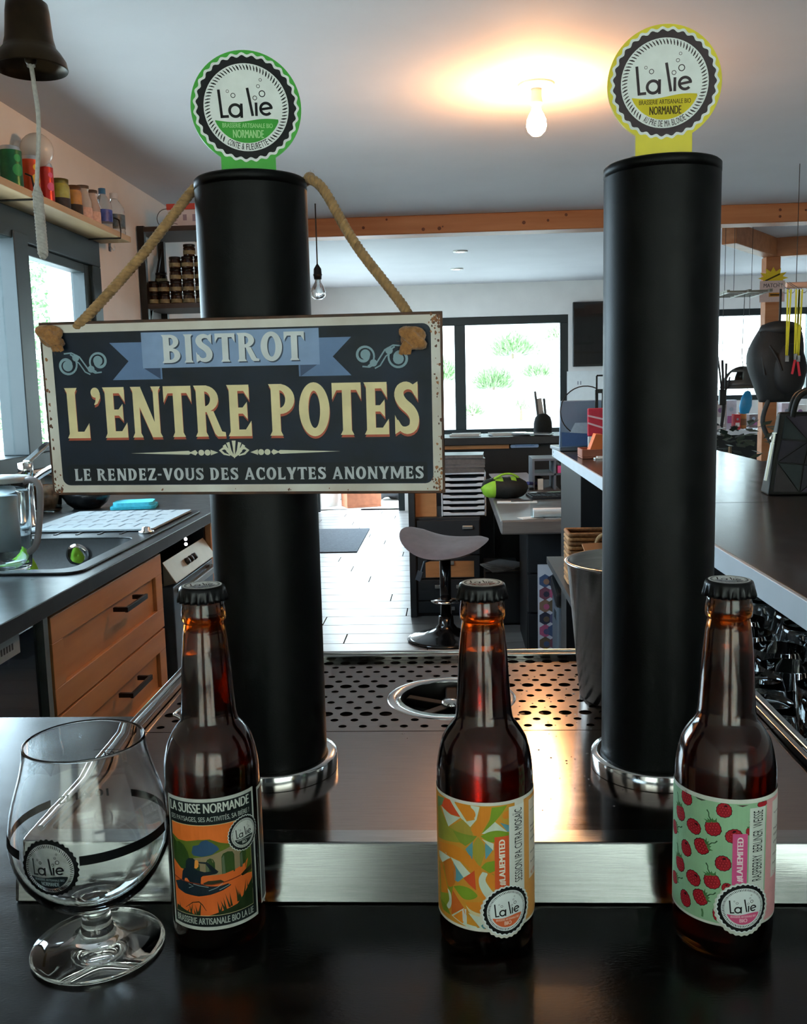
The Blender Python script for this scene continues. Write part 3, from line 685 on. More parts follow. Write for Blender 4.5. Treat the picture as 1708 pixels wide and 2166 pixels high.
A.build('back_label', bt1, wrap(fc[0]), ink, step=.0026)
# label 2: mosaic
c2 = conv(646, -.004, 612, (135, 218, .03), (1685, 298, .02), .1003, .0186)
A = Art(); V0, V1 = .0186, .1003; CR = '#d2d0c6'
A.rect(-.0545, V0, .0545, V1, CR, 1); vb, vt = V0+.0018, V1-.0020
def cp(pts): return [c2(x, y) for x, y in pts]
def q2(pts, col, lay=3):
    P = cp(pts); P = [(max(-.052, min(.052, u)), max(vb, min(vt, v))) for u, v in P]; A.poly(P, col, lay)
def cv(pts, n=5): return [(p.x, p.y) for p in bez([(x, y, 0) for x, y in pts], n)]
OR, OL, GR, YL, BL, RD, LG = '#d9862a', '#a39a3c', '#7d9a2c', '#c0983a', '#5f98a4', '#d2502c', '#c9d3c2'
A.rect(-.052, vb, .0185, vt, '#cf8f34', 2)
q2([(60,300),(200,655),(500,770),(400,880),(330,850),(60,800)], '#98963a')
q2([(60,280),(150,300),(120,390),(100,400),(60,420)], '#6f8f62')
q2([(150,302),(220,318),(345,525),(230,500),(110,400)], RD, 3.2); q2([(110,402),(230,505),(350,535),(195,655)], LG, 3.2)
q2([(220,318),(280,335),(470,655),(355,545)], LG, 3.1); q2(cv([(275,345),(400,370),(500,430),(530,500),(500,550),(440,565),(400,540),(275,345)]), OR, 3.4)
q2([(375,560),(470,655),(500,770),(205,655)], '#a99440', 3.2)
q2([(470,380),(580,400),(540,560),(465,650),(380,590),(520,560)], LG, 3.15)
q2([(590,405),(720,410),(700,520),(640,640),(590,720),(570,770),(520,760),(470,690),(560,560)], OR, 3.3)
q2([(725,410),(910,390),(850,480),(760,590),(640,700),(600,735),(700,560)], GR, 3.35)
q2([(910,420),(930,430),(930,640),(860,600),(815,530)], YL, 3.4); q2(cv([(925,450),(870,480),(850,530),(880,560),(925,545)]), OR, 3.5)
q2([(760,590),(910,720),(600,735)], LG, 3.4); q2([(820,600),(930,640),(930,720),(910,720)], BL, 3.45)
q2(cv([(585,765),(680,715),(800,700),(930,735),(930,790),(800,830),(690,840),(585,765)]), GR, 3.5)
q2([(250,700),(545,765),(490,830),(400,890),(330,840)], '#7f9236', 3.4)
q2(cv([(555,775),(620,860),(635,960),(600,1080),(570,1140),(510,1060),(485,960),(500,860),(555,775)]), '#a3973a', 3.7)
q2([(490,830),(490,960),(480,1060),(400,930)], BL, 3.6); q2([(635,850),(735,930),(640,1060)], BL, 3.6); q2([(600,800),(740,860),(735,945)], LG, 3.65)
q2(cv([(585,1160),(640,1100),(700,1085),(760,1090),(760,1250),(690,1230),(585,1160)]), GR, 3.4)
q2(cv([(60,850),(160,870),(300,900),(420,980),(560,1120),(585,1180),(540,1210),(480,1200),(330,1080),(210,1040),(60,960)]), OR, 3.5)
q2([(60,970),(150,985),(210,1050),(105,1115),(70,1050)], LG, 3.3); q2([(210,1035),(330,1090),(455,1235),(370,1290)], LG, 3.55)
q2([(245,1090),(370,1290),(300,1350),(260,1330)], BL, 3.5); q2(cv([(120,1110),(200,1060),(255,1130),(275,1220),(255,1380),(170,1400),(120,1110)]), '#c8742a', 3.5)
q2([(60,1100),(120,1150),(240,1400),(180,1690),(70,1600)], '#8f9a30', 3.2); q2([(70,1120),(110,1140),(160,1400),(200,1500),(80,1500)], OR, 3.25)
q2([(370,1300),(505,1195),(520,1450),(440,1380)], RD, 3.55); q2(cv([(245,1410),(330,1395),(450,1430),(535,1520),(450,1570),(350,1550),(245,1410)]), GR, 3.6)
q2(cv([(600,1215),(660,1235),(640,1290),(640,1340),(700,1440),(740,1490),(720,1560),(640,1540),(570,1420),(555,1300),(600,1215)]), LG, 3.7)
q2([(510,1200),(590,1190),(560,1300),(580,1430),(650,1560),(620,1600),(540,1500)], OR, 3.5); q2([(660,1240),(760,1200),(760,1420),(700,1430),(645,1320)], OR, 3.6)
q2(cv([(165,1440),(205,1500),(215,1620),(185,1700),(150,1660),(185,1580),(165,1440)]), LG, 3.6); q2([(230,1450),(370,1680),(210,1770),(215,1600)], '#c9652a', 3.5)
q2([(60,1560),(150,1660),(200,1780),(100,1720)], '#7a8c2c', 3.4)
q2([(380,1600),(620,1590),(640,1740),(520,1730),(440,1690)], OR, 3.5); q2(cv([(390,1640),(450,1700),(540,1740),(640,1750),(640,1790),(530,1780),(440,1740),(390,1640)]), '#d8c99a', 3.7)
q2([(230,1790),(370,1690),(390,1780),(350,1880)], OR, 3.6); q2([(210,1780),(365,1680),(400,1780),(530,1930),(560,1925),(420,1740),(640,1800),(680,1900),(600,1960),(400,1930),(230,1800)], LG, 3.4)
q2([(400,1770),(550,1920),(400,1880)], '#d09030', 3.6); q2([(570,1900),(620,1860),(690,1930),(600,1940)], BL, 3.6)
q2([(350,1850),(345,1700),(395,1690),(390,1860)], CR, 3.65)
x0 = c2(750, 900)[0]; x1 = c2(922, 900)[0]
A.rect(x0, c2(830,1500)[1], x1, c2(830,775)[1], '#d95a30', 6)
st0, st1 = c2(926,900)[0], c2(1108,900)[0]; A.rect(st0, vb, st1, c2(1000,400)[1], '#d9dcd6', 6)
A.rect(st1, vb, .052, vt, '#d99a52', 5); A.rect(c2(1170,900)[0], c2(1200,1300)[1], .054, c2(1200,330)[1], '#dccfc0', 6)
def vert(A, s, u0, u1, va, vb_, col, lay, bold):          # text reading upwards
    g, fs = text_geo(s); e = bold*3.2*(vb_-va)/len(s); [A.items.append(([(u1-(u1-u0)*y, va+d+(vb_-va)*x) for x, y in g], fs, A.ci(col), lay+.04*i)) for i, d in enumerate((-e, 0, e))]
vert(A, '#LALIEMITED', x0+.0026, x1-.0022, c2(840,1385)[1], c2(840,815)[1], '#efe6d6', 8, .03)
vert(A, 'SESSION IPA CITRA MOSAÏC', st0+.0024, st1-.0020, c2(1020,1350)[1], c2(1020,440)[1], '#23262a', 8, .0)
e0 = c2(1178,900)[0]
for yy, tx in ((480,'Ingrédients'), (680,'Malts'), (740,'HOUBLONS'), (840,'LEVURE'), (1000,'DEGRÉ'), (1120,'PLATO'), (1270,'4,5%')):
    A.text(tx, e0+.001, c2(1200,yy)[1], e0+.0085, c2(1200,yy-(26 if yy < 1200 else 60))[1], '#5a5654' if yy < 1200 else '#c96a3c', 8, .01)
bc = c2(895, 1705); bs = .0146
BA2 = badge('#d9663c', '#f0cdb8', big='BIO', dark='#16191b', white='#dfe6e6')
A.merge(BA2, lambda p: (bc[0]+p[0]*bs, bc[1]+p[1]*bs*1.02-0), 10)
A.poly([(bc[0]+1.13*bs*math.cos(t)*(1+.02*math.cos(31*t)), bc[1]+1.14*bs*math.sin(t)*(1+.02*math.cos(31*t))-.0008) for t in [2*PI*i/160 for i in range(160)]], CR, 9.5)
A.build('front_label', bt2, wrap(fc[1]), ink, step=.0026)

# label 3: raspberries
c3 = conv(703, -.024, 622, (173, 205, .125), (1667, 283, .127), .1023, .0228)
A = Art(); V0, V1 = .0228, .1023; vb, vt = V0+.0016, V1-.0026
A.rect(-.0470, V0, .0545, V1, '#c9cec4', 1); uR = c3(1165, 900)[0]
A.rect(-.0450, vb, uR, vt, '#8fb893', 2); A.rect(uR, vb, .0535, vt, '#d59a9c', 3)
A.rect(c3(1232, 900)[0], c3(1230, 1350)[1], .054, c3(1230, 440)[1], '#d3cfc8', 4)
def clampP(P): return [(max(-.0450, min(uR, u)), max(vb, min(vt, v))) for u, v in P]
def berry(cx, cy, rx, ry, rot, stem, lay, dent=True):
    u, v = c3(cx, cy); kx = abs(c3(cx+20, cy)[0]-u)/20; ky = abs(c3(cx, cy+20)[1]-v)/20
    Rx, Ry = rx*kx, ry*ky; cr, sr = math.cos(rot), math.sin(rot)
    T = lambda x, y: (u+x*cr-y*sr, v+x*sr+y*cr)
    def outl(k): return [T(Rx*k*math.cos(t)*(1-.16*math.sin(t) if math.sin(t) < 0 else 1)*(1+.03*math.cos(13*t)), Ry*k*math.sin(t)*(1+.03*math.cos(13*t))) for t in [2*PI*i/52 for i in range(52)]]
    A.poly(clampP(outl(1.07)), '#3a1216', lay); A.poly(clampP(outl(.98)), '#a8202c', lay+.3)
    for j in range(-2, 3):
        for i in range(-2, 3):
            x = (i+(.5 if j % 2 else 0))*Rx*.40; y = j*Ry*.36
            if (x/Rx)**2+(y/Ry)**2 > .62: continue
            P = T(x, y); A.ring(P[0], P[1], min(Rx, Ry)*.15, min(Rx, Ry)*.20, '#6d121c', lay+.5, 8)
            A.poly(clampP(circ(P[0]+Rx*.03, P[1]+Ry*.03, min(Rx, Ry)*.08, 6)), '#c8404a', lay+.6)
    if stem:
        G = '#3f6a3c'
        for a in (-.9, -.4, .2, .75): 
            tip = T(Rx*1.1*math.sin(a)*1.1, Ry*(1.0+.30*math.cos(a))); A.poly(clampP([T(Rx*.55*math.sin(a)-.0004, Ry*.72), tip, T(Rx*.55*math.sin(a)+Rx*.35, Ry*.80)]), G, lay+.7)
        A.poly(clampP([T(-Rx*.75, Ry*.66), T(-Rx*.3, Ry*1.05), T(Rx*.3, Ry*1.05), T(Rx*.75, Ry*.66)]), '#4f7a48', lay+.72)
        A.line(clampP([T(0, Ry*1.0), T(-Rx*.15, Ry*1.5), T(-Rx*.05, Ry*1.9), T(-Rx*.2, Ry*2.3)]), [.0008,.0006,.0006,.0008], '#2f5233', lay+.75)
    elif dent: A.poly(clampP([T(Rx*.25*math.cos(t)+Rx*.2, Ry*.16*math.sin(t)+Ry*.62) for t in [2*PI*i/10 for i in range(10)]]), '#3a0c12', lay+.7)
rows = [(250,365,62,92,.1,0), (690,515,85,85,0,0), (170,555,52,100,.25,1), (335,720,82,85,-.4,0), (560,730,90,95,.25,1), (100,745,32,90,-1.2,1), (430,960,90,90,-1.1,1), (240,995,58,95,.2,0), (800,830,95,80,.3,0), (675,1165,88,90,.1,0),
        (160,1185,52,100,.25,1), (325,1360,82,88,-.4,0), (545,1385,92,95,.25,1), (95,1375,32,90,-1.2,1), (410,1595,90,90,-1.1,1), (225,1625,60,98,.2,0), (720,1470,60,60,.4,0), (610,1800,55,85,.2,0), (985,770,45,50,0,1), (1125,450,50,35,0,0)]
for i, (x, y, a, b_, r, s_) in enumerate(rows): berry(x, y, a, b_, r, s_, 3+i*.05)
A.poly(clampP([c3(355,345), c3(485,395), c3(430,400), c3(385,380)]), '#3a3a30', 3); A.poly(clampP([c3(830,455), c3(970,458), c3(900,478)]), '#4a2a2c', 3)
A.line(clampP([c3(425,1740), c3(435,1790), c3(430,1840)]), .0012, '#4f7a50', 3)
x0, x1 = c3(785, 900)[0], c3(955, 900)[0]; A.rect(x0, c3(860,1560)[1], x1, c3(860,805)[1], '#d0568a', 6)
st0, st1 = c3(972,900)[0], c3(1148,900)[0]; A.rect(st0, vb, st1, c3(1060,492)[1], '#cfd8d0', 6)
vert(A, '#LALIEMITED', x0+.0026, x1-.0022, c3(870,1390)[1], c3(870,850)[1], '#ecd6de', 8, .03)
vert(A, 'RASPBERRY  BERLINER  WEISSE', st0+.0022, st1-.0020, c3(1050,1380)[1], c3(1050,530)[1], '#23262a', 8, .0)
e0 = c3(1240,900)[0]
for yy, tx in ((590,'Ingrédients'), (780,'Malts'), (850,'HOUBLONS'), (940,'LEVURE'), (1080,'DEGRÉ'), (1190,'PLATO'), (1330,'3,5%')):
    A.text(tx, e0+.001, c3(1250,yy)[1], e0+.009, c3(1250,yy-(28 if yy < 1250 else 66))[1], '#5a5654' if yy < 1250 else '#c9a0a6', 8, .01)
bc = c3(905, 1715); bs = .0146
A.merge(badge('#d0567f', '#f0c4d2', big='BIO', dark='#16191b', white='#dbe4e4'), lambda p: (bc[0]+p[0]*bs, bc[1]+p[1]*bs), 10)
A.poly([(bc[0]+1.13*bs*math.cos(t)*(1+.02*math.cos(31*t)), bc[1]+1.14*bs*math.sin(t)*(1+.02*math.cos(31*t))-.0008) for t in [2*PI*i/160 for i in range(160)]], '#c9cec4', 9.5)
A.build('front_label', bt3, wrap(fc[2]), ink, step=.0026)

# ------------------------------------------------------------------ tulip beer glass
clear = M('clear_glass', '#fbfdfd', .0, trans=1.0, ior=1.47)
gp = az(209, 2003, 0); gf = math.atan2(-gp.y, -gp.x)
gl = thing('beer_glass', 'empty stemmed tulip beer glass with a black printed band, at the left of the bar', 'glass', gp)
GO = [(.0,.0004),(.020,.0002),(.0375,.0),(.0400,.0006),(.0408,.0020),(.0400,.0034),(.030,.0052),(.018,.0078),(.0122,.0108),(.0098,.0145),(.0088,.0195),(.0084,.0240),(.0089,.0272),(.0110,.0295),(.0180,.0322),(.0262,.0366),(.0345,.0437),(.0415,.0535),(.0455,.0625),(.0476,.0715),(.0479,.0780),(.0472,.0860),(.0454,.0967),(.0431,.1050),(.0408,.1120),(.0384,.1200),(.0368,.1275),(.0361,.1350),(.0359,.1362)]
GI = [(.0352,.1366),(.0346,.1360),(.0347,.1350),(.0354,.1275),(.0370,.1200),(.0394,.1120),(.0417,.1050),(.0440,.0967),(.0458,.0860),(.0465,.0780),(.0461,.0715),(.0440,.0628),(.0398,.0545),(.0328,.0455),(.0245,.0392),(.0150,.0355),(.0070,.0342),(.0,.0339)]
B().lathe(GO+GI, 80, caps=False).obj('glass_body', clear, gl)
def gr_(z):
    for (r0, z0), (r1, z1) in zip(GO[12:], GO[13:]):
        if z0 <= z <= z1: return r0+(r1-r0)*(z-z0)/(z1-z0)
    return .0359
def gwrap(u, v, w): r = gr_(v)+.00012+w; a = gf+u; return (r*math.cos(a), r*math.sin(a), v)
A = Art(); BK = '#0b0d0f'; zb0, zb1 = .0790, .0845
GINK = lambda c: M('glass_ink_'+c.strip('#'), c, .6, spec=.1, alpha=(.25 if c == '#3a474d' else 1.0))
for a0, a1 in ((-2.62,-.98), (-.15,1.12), (1.62,2.52)):
    A = Art(); n = 20; A.items.append(([(a0+(a1-a0)*i/n, z) for i in range(n+1) for z in (zb0, zb1)], [(2*i, 2*i+2, 2*i+3, 2*i+1) for i in range(n)], A.ci(BK), 1)); A.build('printed_band', gl, gwrap, GINK, step=.05)
for tx, u0, u1, v0, v1 in (('2012', 1.18, 1.52, zb0, zb1), ('10 ANS', -3.42, -2.74, zb0, zb1), ('25cl', 2.60, 2.84, .1085, .1125)): A = Art(); A.text(tx, u0, v0, u1, v1, BK, 1, .015); A.build('printed_text', gl, gwrap, GINK, step=.05)
A = Art(); A.rect(2.58, .1140, 3.0, .1144, BK, 1); A.build('fill_line', gl, gwrap, GINK, step=.05)
A = Art().merge(badge('#10181c', '#7c8a90', dark=BK, white='#3a474d', outline=False, hollow=True), lambda p: (-.53+p[0]*.0172/.0465, .0770+p[1]*.0172), 2)
A.build('printed_emblem', gl, gwrap, GINK, step=.05)

# ------------------------------------------------------------------ steel bucket on the tray
bk = ay(1350, 1488, .905)
bu = thing('ice_bucket', 'tapered steel bucket with an open top standing behind the right beer column', 'bucket', (bk.x, .92, .0344))
B().lathe([(.0,.002),(.052,.0),(.0545,.002),(.0665,.133),(.0685,.1345),(.0690,.1365),(.0675,.1375),(.0655,.136),(.0533,.004),(.0,.0035)], 64, caps=False).obj('bucket_wall', brushed('bucket_steel', '#a9a8a6', .22, (1, 1, 18), .06, 30, .03), bu)
A = Art(); A.text('500', -.1, .1, .25, .118, '#d8d8d8', 1, .0)
A.build('volume_mark', bu, lambda u, v, w: (.0632*math.cos(2.2-u*1.2)*(1+0*w), .0632*math.sin(2.2-u*1.2), v), ink)

# ------------------------------------------------------------------ bell with its pull cord
brass = M('aged_brass', '#4a3c2c', .38, .85, noise=(14, .35), col2='#2c2119', rnoise=(10, .1))
by = 1.65; b0 = ay(66, 143, by)
be = thing('bar_bell', 'aged brass hand bell with white pull cord hanging from the ceiling', 'bell', (b0.x, by, b0.z))
k_ = .0585/.068
prof = [(.0600,-.002),(.0575,.010),(.0500,.022),(.0425,.031),(.0420,.034),(.0390,.046),(.0370,.066),(.0355,.088),(.0335,.101),(.0270,.106),(.0,.107)]
inn = [(.0,.100),(.026,.099),(.0315,.094),(.0335,.066),(.0365,.040),(.0415,.026),(.0500,.014),(.0590,-.004),(.0600,-.002)]
B().lathe(prof[:-1]+[(.0001,.107)], 56, caps=False).lathe(inn, 56, caps=False).obj('bell_body', brass, be)
hb = B(); hb.lathe([(.0,.106),(.010,.106),(.009,.114),(.014,.117),(.009,.121),(.006,.130)], 20); hb.tube([(.0,0,.128),(.012,0,.136),(.0,0,.146),(-.012,0,.136)], .0035, 8, closed=True)
hb.tube([(0,0,.142),(0,0,1.40-b0.z)], .006, 10); hb.obj('hanger', brass, be)
B().tube([(0,0,.098),(0,0,.02)], .003, 8).sphere((0,0,.012), .010, 14, 8).obj('clapper', brass, be)
cordm = M('white_cord', '#c9c5c0', .85, noise=(200, .12), bump=(500, .5))
c_end = ay(78, 392, by)-Vector((b0.x, by, b0.z)); c_bot = ay(92, 545, by)-Vector((b0.x, by, b0.z))
cb = B()
for s_ in (-1, 1): cb.tube([(.0045*s_*math.cos(t), .004*math.sin(t), .006+.005*math.sin(t*2)) for t in [2*PI*i/12 for i in range(12)]], .0026, 6, closed=True)
cb.tube(bez([(0,0,.004),(.003,0,-.03),(.006,0,-.09),tuple(c_end)], 8), .0040, 8); cb.obj('pull_cord', cordm, be)
gb = B()
for k in range(3):
    q = []
    for i in range(130):
        t = i/129; c = c_end.lerp(c_bot, t); a = 7*2*PI*t+k*2*PI/3; e = min(1, t*8, (1-t)*12+.3); q.append(c+Vector((.0052*e*math.cos(a), .0052*e*math.sin(a), 0)))
    gb.tube(q, .0042, 7)
gb.obj('braided_handle', cordm, be)
# ------------------------------------------------------------------ room shell
FL, CE, LX, RX, BY, FY = -1.0, 1.40, -1.60, 4.6, 10.2, -2.5
wallm = M('white_plaster', '#dcd7d3', .85, noise=(5, .04), bump=(120, .05))
ceilm = M('white_ceiling', '#cdccd0', .8, noise=(3, .03))
frame_m = M('anthracite_frame', '#162022', .42, noise=(30, .06))
glass_p = pane_mat('window_glass')
struct(B().box(LX-.3, RX+.3, FY-.3, BY+.3, CE, CE+.15).obj('ceiling', ceilm))
fo = struct(B().box(LX-.3, RX+.3, FY-.3, BY+.3, FL-.12, FL-.012).obj('floor', M('grout', '#2b2b2b', .8, noise=(30, .2))))
plankm = [wood('floor_plank_%d' % i, c, d, .30, 3, (.7, 7, 7)) for i, (c, d) in enumerate((('#8b8785', '#77726f'), ('#7f7c7a', '#6c6866'), ('#928e8b', '#7e7a77')))]
random.seed(2); pm_ = {}
PW, PH = 1.20, .198
def plank(x, y, w, i):
    k = (round(w, 3), i)
    if k not in pm_:
        me = B().prism(rrect(0, 0, w-.007, PH-.007, .002, 1), -.012, 0).mesh('plank'); me.materials.append(plankm[i]); pm_[k] = me
    o = bpy.data.objects.new('plank', pm_[k]); COL.objects.link(o); o.parent = fo; o.location = (x, y, FL)
yy = 1.10; r = 0
offs = [0, .52, .22, .86, .40, .72, .10, .60]
while yy < BY-.1:
    x = LX+.01-PW+offs[r % 8]*PW*.98
    while x < RX:
        xa = max(x, LX+.01); xb = min(x+PW, RX)
        if xb-xa > .05: plank(xa, yy, round(xb-xa, 3), (r*3+int(x*7)) % 3)
        x += PW
    yy += PH; r += 1
struct(B().box(LX, RX, FY, 1.09, FL-.012, FL).obj('floor', M('floor_near', '#7f7c7a', .35, noise=(4, .1), stretch=(1, 6, 1))))
def wall_xz(name, y0, y1, x0, x1, z0, z1, holes):           # wall facing y with rectangular openings
    b = B(); b.prism([(x0,z0),(x1,z0),(x1,z1),(x0,z1)], -y1, -y0, [[(a,c),(d,c),(d,e),(a,e)] for a, d, c, e in holes])
    b.xf(Matrix.Rotation(PI/2, 4, 'X')); return struct(b.obj(name, wallm))
def wall_yz(name, x0, x1, y0, y1, z0, z1, holes):
    b = B(); b.prism([(y0,z0),(y1,z0),(y1,z1),(y0,z1)], x0, x1, [[(a,c),(d,c),(d,e),(a,e)] for a, d, c, e in holes])
    b.xf(Matrix(((0,0,1,0),(1,0,0,0),(0,1,0,0),(0,0,0,1)))); return struct(b.obj(name, wallm))
w2l = ay(905, 700, BY).x; w2r = ay(1203, 700, BY).x; w2t = ay(1080, 668, BY).z; w2b = ay(1080, 920, BY).z
w3l = ay(1470, 700, BY).x; w3r = 4.3; w3t = ay(1600, 652, BY).z; w3b = ay(1600, 846, BY).z
dl, dr = -1.50, ay(868, 1040, BY).x-.06
W1 = (2.0, ax(207, 505, LX).y, .06, 1.035)
wall_xz('wall_back', BY, BY+.25, LX-.3, RX+.3, FL, CE, [(dl, dr, FL, 1.02), (w2l, w2r, w2b, w2t), (w3l, w3r, w3b, w3t)])
wall_yz('wall_left', LX-.25, LX, FY-.3, BY, FL, CE, [(W1[0], W1[1], W1[2], W1[3]), (7.2, 9.4, -.2, 1.0)])
wall_yz('wall_right', RX, RX+.25, FY-.3, BY, FL, CE, [])
wall_xz('wall_front', FY-.25, FY, LX-.3, RX+.3, FL, CE, [(-1.5, -.34, -.85, 1.2), (.24, 2.4, -.85, 1.2)])
portal('left_window_portal', (LX-.12, (W1[0]+W1[1])/2, (W1[2]+W1[3])/2), (0, -PI/2, 0), W1[3]-W1[2], W1[1]-W1[0])
portal('left_rear_portal', (LX-.12, 8.3, .4), (0, -PI/2, 0), 1.2, 2.2)
portal('back_window_portal', ((w2l+w2r)/2, BY+.12, (w2b+w2t)/2), (-PI/2, 0, 0), w2r-w2l, w2t-w2b)
portal('shop_window_portal', ((w3l+w3r)/2, BY+.12, (w3b+w3t)/2), (-PI/2, 0, 0), w3r-w3l, w3t-w3b)
portal('door_portal', ((dl+dr)/2, BY+.12, 0.0), (-PI/2, 0, 0), dr-dl, 2.0)
portal('front_window_portal', (-.92, FY-.12, .17), (PI/2, 0, 0), 1.16, 2.05)
portal('front_window_portal', (1.32, FY-.12, .17), (PI/2, 0, 0), 2.16, 2.05)

def window_xz(name, x0, x1, z0, z1, y, bars, fw=.07, dep=.08):
    b = B()
    for a in (B.box,):
        b.box(x0, x1, y, y+dep, z1-fw, z1); b.box(x0, x1, y, y+dep, z0, z0+fw*.8); b.box(x0, x0+fw, y, y+dep, z0+fw*.8, z1-fw); b.box(x1-fw, x1, y, y+dep, z0+fw*.8, z1-fw)
    o = struct(b.obj(name, frame_m, bevel=.004))
    xs = [x0+fw] + [v for p in bars for v in p] + [x1-fw]
    for p in bars: B().box(p[0], p[1], y-.005, y+dep-.005, z0+fw*.8, z1-fw).obj('mullion', frame_m, o, bevel=.003)
    for i in range(0, len(xs), 2): B().box(xs[i], xs[i+1], y+.035, y+.041, z0+fw*.8, z1-fw).obj('pane', glass_p, o)
    return o
mu0, mu1 = ay(963, 800, BY).x, ay(986, 800, BY).x
window_xz('window_2', w2l, w2r, w2b, w2t, BY+.02, [(mu0, mu1)], .085)
window_xz('window_3', w3l, w3r, w3b, w3t, BY+.02, [(3.75, 3.85)], .07)
window_xz('window_4', -1.5, -.34, -.85, 1.2, FY-.12, [(-.95, -.90)])
window_xz('window_5', .24, 2.4, -.85, 1.2, FY-.12, [(1.3, 1.36)])
cm_ = curtain_mat('diffuser_curtain', '#dcd6cc', '#fff0d8')  # unseen curtains, added to spread soft daylight over the bar front
for nm, a, e, lb in (('fill_curtain', -1.56, -.30, 'unseen sheer curtain added behind the viewer to soften daylight from the left window'), ('fill_curtain', .20, 2.46, 'unseen sheer curtain added behind the viewer to soften daylight from the wide window')):
    t = thing(nm, lb, 'light diffuser', (0, FY+.09, FL)); b = B(); n = int((e-a)/.02)
    for i in range(n+1):
        x = a+(e-a)*i/n; y = .025*math.sin(i*1.1)
        b.v += [Vector((x, y, .08)), Vector((x, y, 2.26))]
        if i < n: b.f.append([2*i, 2*i+2, 2*i+3, 2*i+1]); b.m.append(0); b.sm.append(True)
    b.obj('cloth', cm_, t); B().tube([(a-.05, 0, 2.275), (e+.05, 0, 2.275)], .012, 8).obj('curtain_rod', frame_m, t)
# left window: frame, thick mullion, opening sash
y0, y1, z0, z1 = W1; mU = ax(62, 700, LX).y
b = B(); b.box(LX-.10, LX+.005, y0, y1, z1-.115, z1); b.box(LX-.10, LX+.005, y0, y1, z0, z0+.06); b.box(LX-.10, LX+.005, y1-.10, y1, z0+.06, z1-.115); b.box(LX-.10, LX+.005, y0, y0+.07, z0+.06, z1-.085)
w1 = struct(b.obj('window_1', frame_m, bevel=.004))
B().box(LX-.09, LX+.012, mU-.10, mU+.02, z0+.06, z1-.085).obj('mullion', frame_m, w1, bevel=.003)
B().box(LX-.02, LX+.03, y0-.02, y1+.03, z1, z1+.03).obj('head_trim', frame_m, w1, bevel=.003)
b = B(); b.box(LX-.07, LX-.012, mU+.02, mU+.055, z0+.06, z1-.085); b.box(LX-.07, LX-.012, y1-.16, y1-.10, z0+.06, z1-.115); b.box(LX-.07, LX-.012, mU+.055, y1-.16, z1-.155, z1-.115); b.box(LX-.07, LX-.012, mU+.055, y1-.16, z0+.06, z0+.09)
b.obj('sash', frame_m, w1, bevel=.003)
B().box(LX-.05, LX-.044, mU+.05, y1-.10, z0+.085, z1-.11).obj('pane', glass_p, w1); B().box(LX-.05, LX-.044, y0+.07, mU-.10, z0+.06, z1-.085).obj('pane', glass_p, w1)
b = B(); b.box(LX-.08, LX+.02, 7.2, 9.4, -.2, -.12); b.box(LX-.08, LX+.02, 7.2, 9.4, .92, 1.0); b.box(LX-.08, LX+.02, 7.2, 7.28, -.12, .92); b.box(LX-.08, LX+.02, 9.32, 9.4, -.12, .92)
w6 = struct(b.obj('window_6', frame_m, bevel=.003)); B().box(LX-.05, LX-.044, 7.28, 9.32, -.12, .92).obj('pane', glass_p, w6)
# door opening
b = B(); b.box(dl, dl+.07, BY+.02, BY+.10, FL, 1.02); b.box(dr-.07, dr, BY+.02, BY+.10, FL, 1.02); b.box(dl+.07, dr-.07, BY+.02, BY+.10, .95, 1.02)
d1 = struct(b.obj('door_1', frame_m, bevel=.003))
dm = thing('door_mat', 'dark grey rectangular mat lying on the planks before the open door', 'mat', (-1.02, 8.28, FL+.001))
B().prism(rrect(-.52, -.64, .24, .64, .01, 2), 0, .008).obj('mat_body', M('mat_ribs', '#5a5f66', .9, noise=(60, .2), bump=(300, .6)), dm)
# timber beams, post
bmw = wood('spruce_beam', '#b0734a', '#96592f', .5, 2.2, (.6, 9, 9))
bmz0, bmz1 = ay(660, 503, 6.1).z, CE
struct(B().box(LX, RX, 6.08, 6.24, bmz0, bmz1).obj('trim_1', bmw, bevel=.006))
kb = B()
random.seed(8)
for i in range(14):
    x = random.uniform(-.7, 2.2); kb.lathe([(.011*random.uniform(.5, 1.1), 0), (.00001, .0006)], 9, c=(x, random.uniform(bmz0+.02, bmz1-.02), 0), caps=False)
kb.xf(Matrix.Translation((0, 6.0795, 0)) @ Matrix.Rotation(PI/2, 4, 'X')); kb.obj('wood_knot', M('wood_knot', '#5a2f18', .6, noise=(90, .3)), bpy.data.objects['trim_1'])
PYY = 7.6; pt = ay(1632, 560, PYY)
struct(B().box(pt.x-.055, pt.x+.055, PYY-.055, PYY+.055, FL, CE-.14).obj('trim_2', bmw, bevel=.004))
q1 = az(1552, 497, 1.33); q2_ = Vector((pt.x, PYY, 1.33)); q3 = az(1790, 515, 1.33)
struct(B().bar(q1+(q1-q2_)*.1, q2_, .10, .14).obj('trim_3', bmw, bevel=.004)); struct(B().bar(q2_, q3+(q3-q2_)*.4, .10, .14).obj('trim_4', bmw, bevel=.004))
struct(B().box(LX, LX+.012, -2.5, 10.2, FL, FL+.08).obj('baseboard_left', wallm))

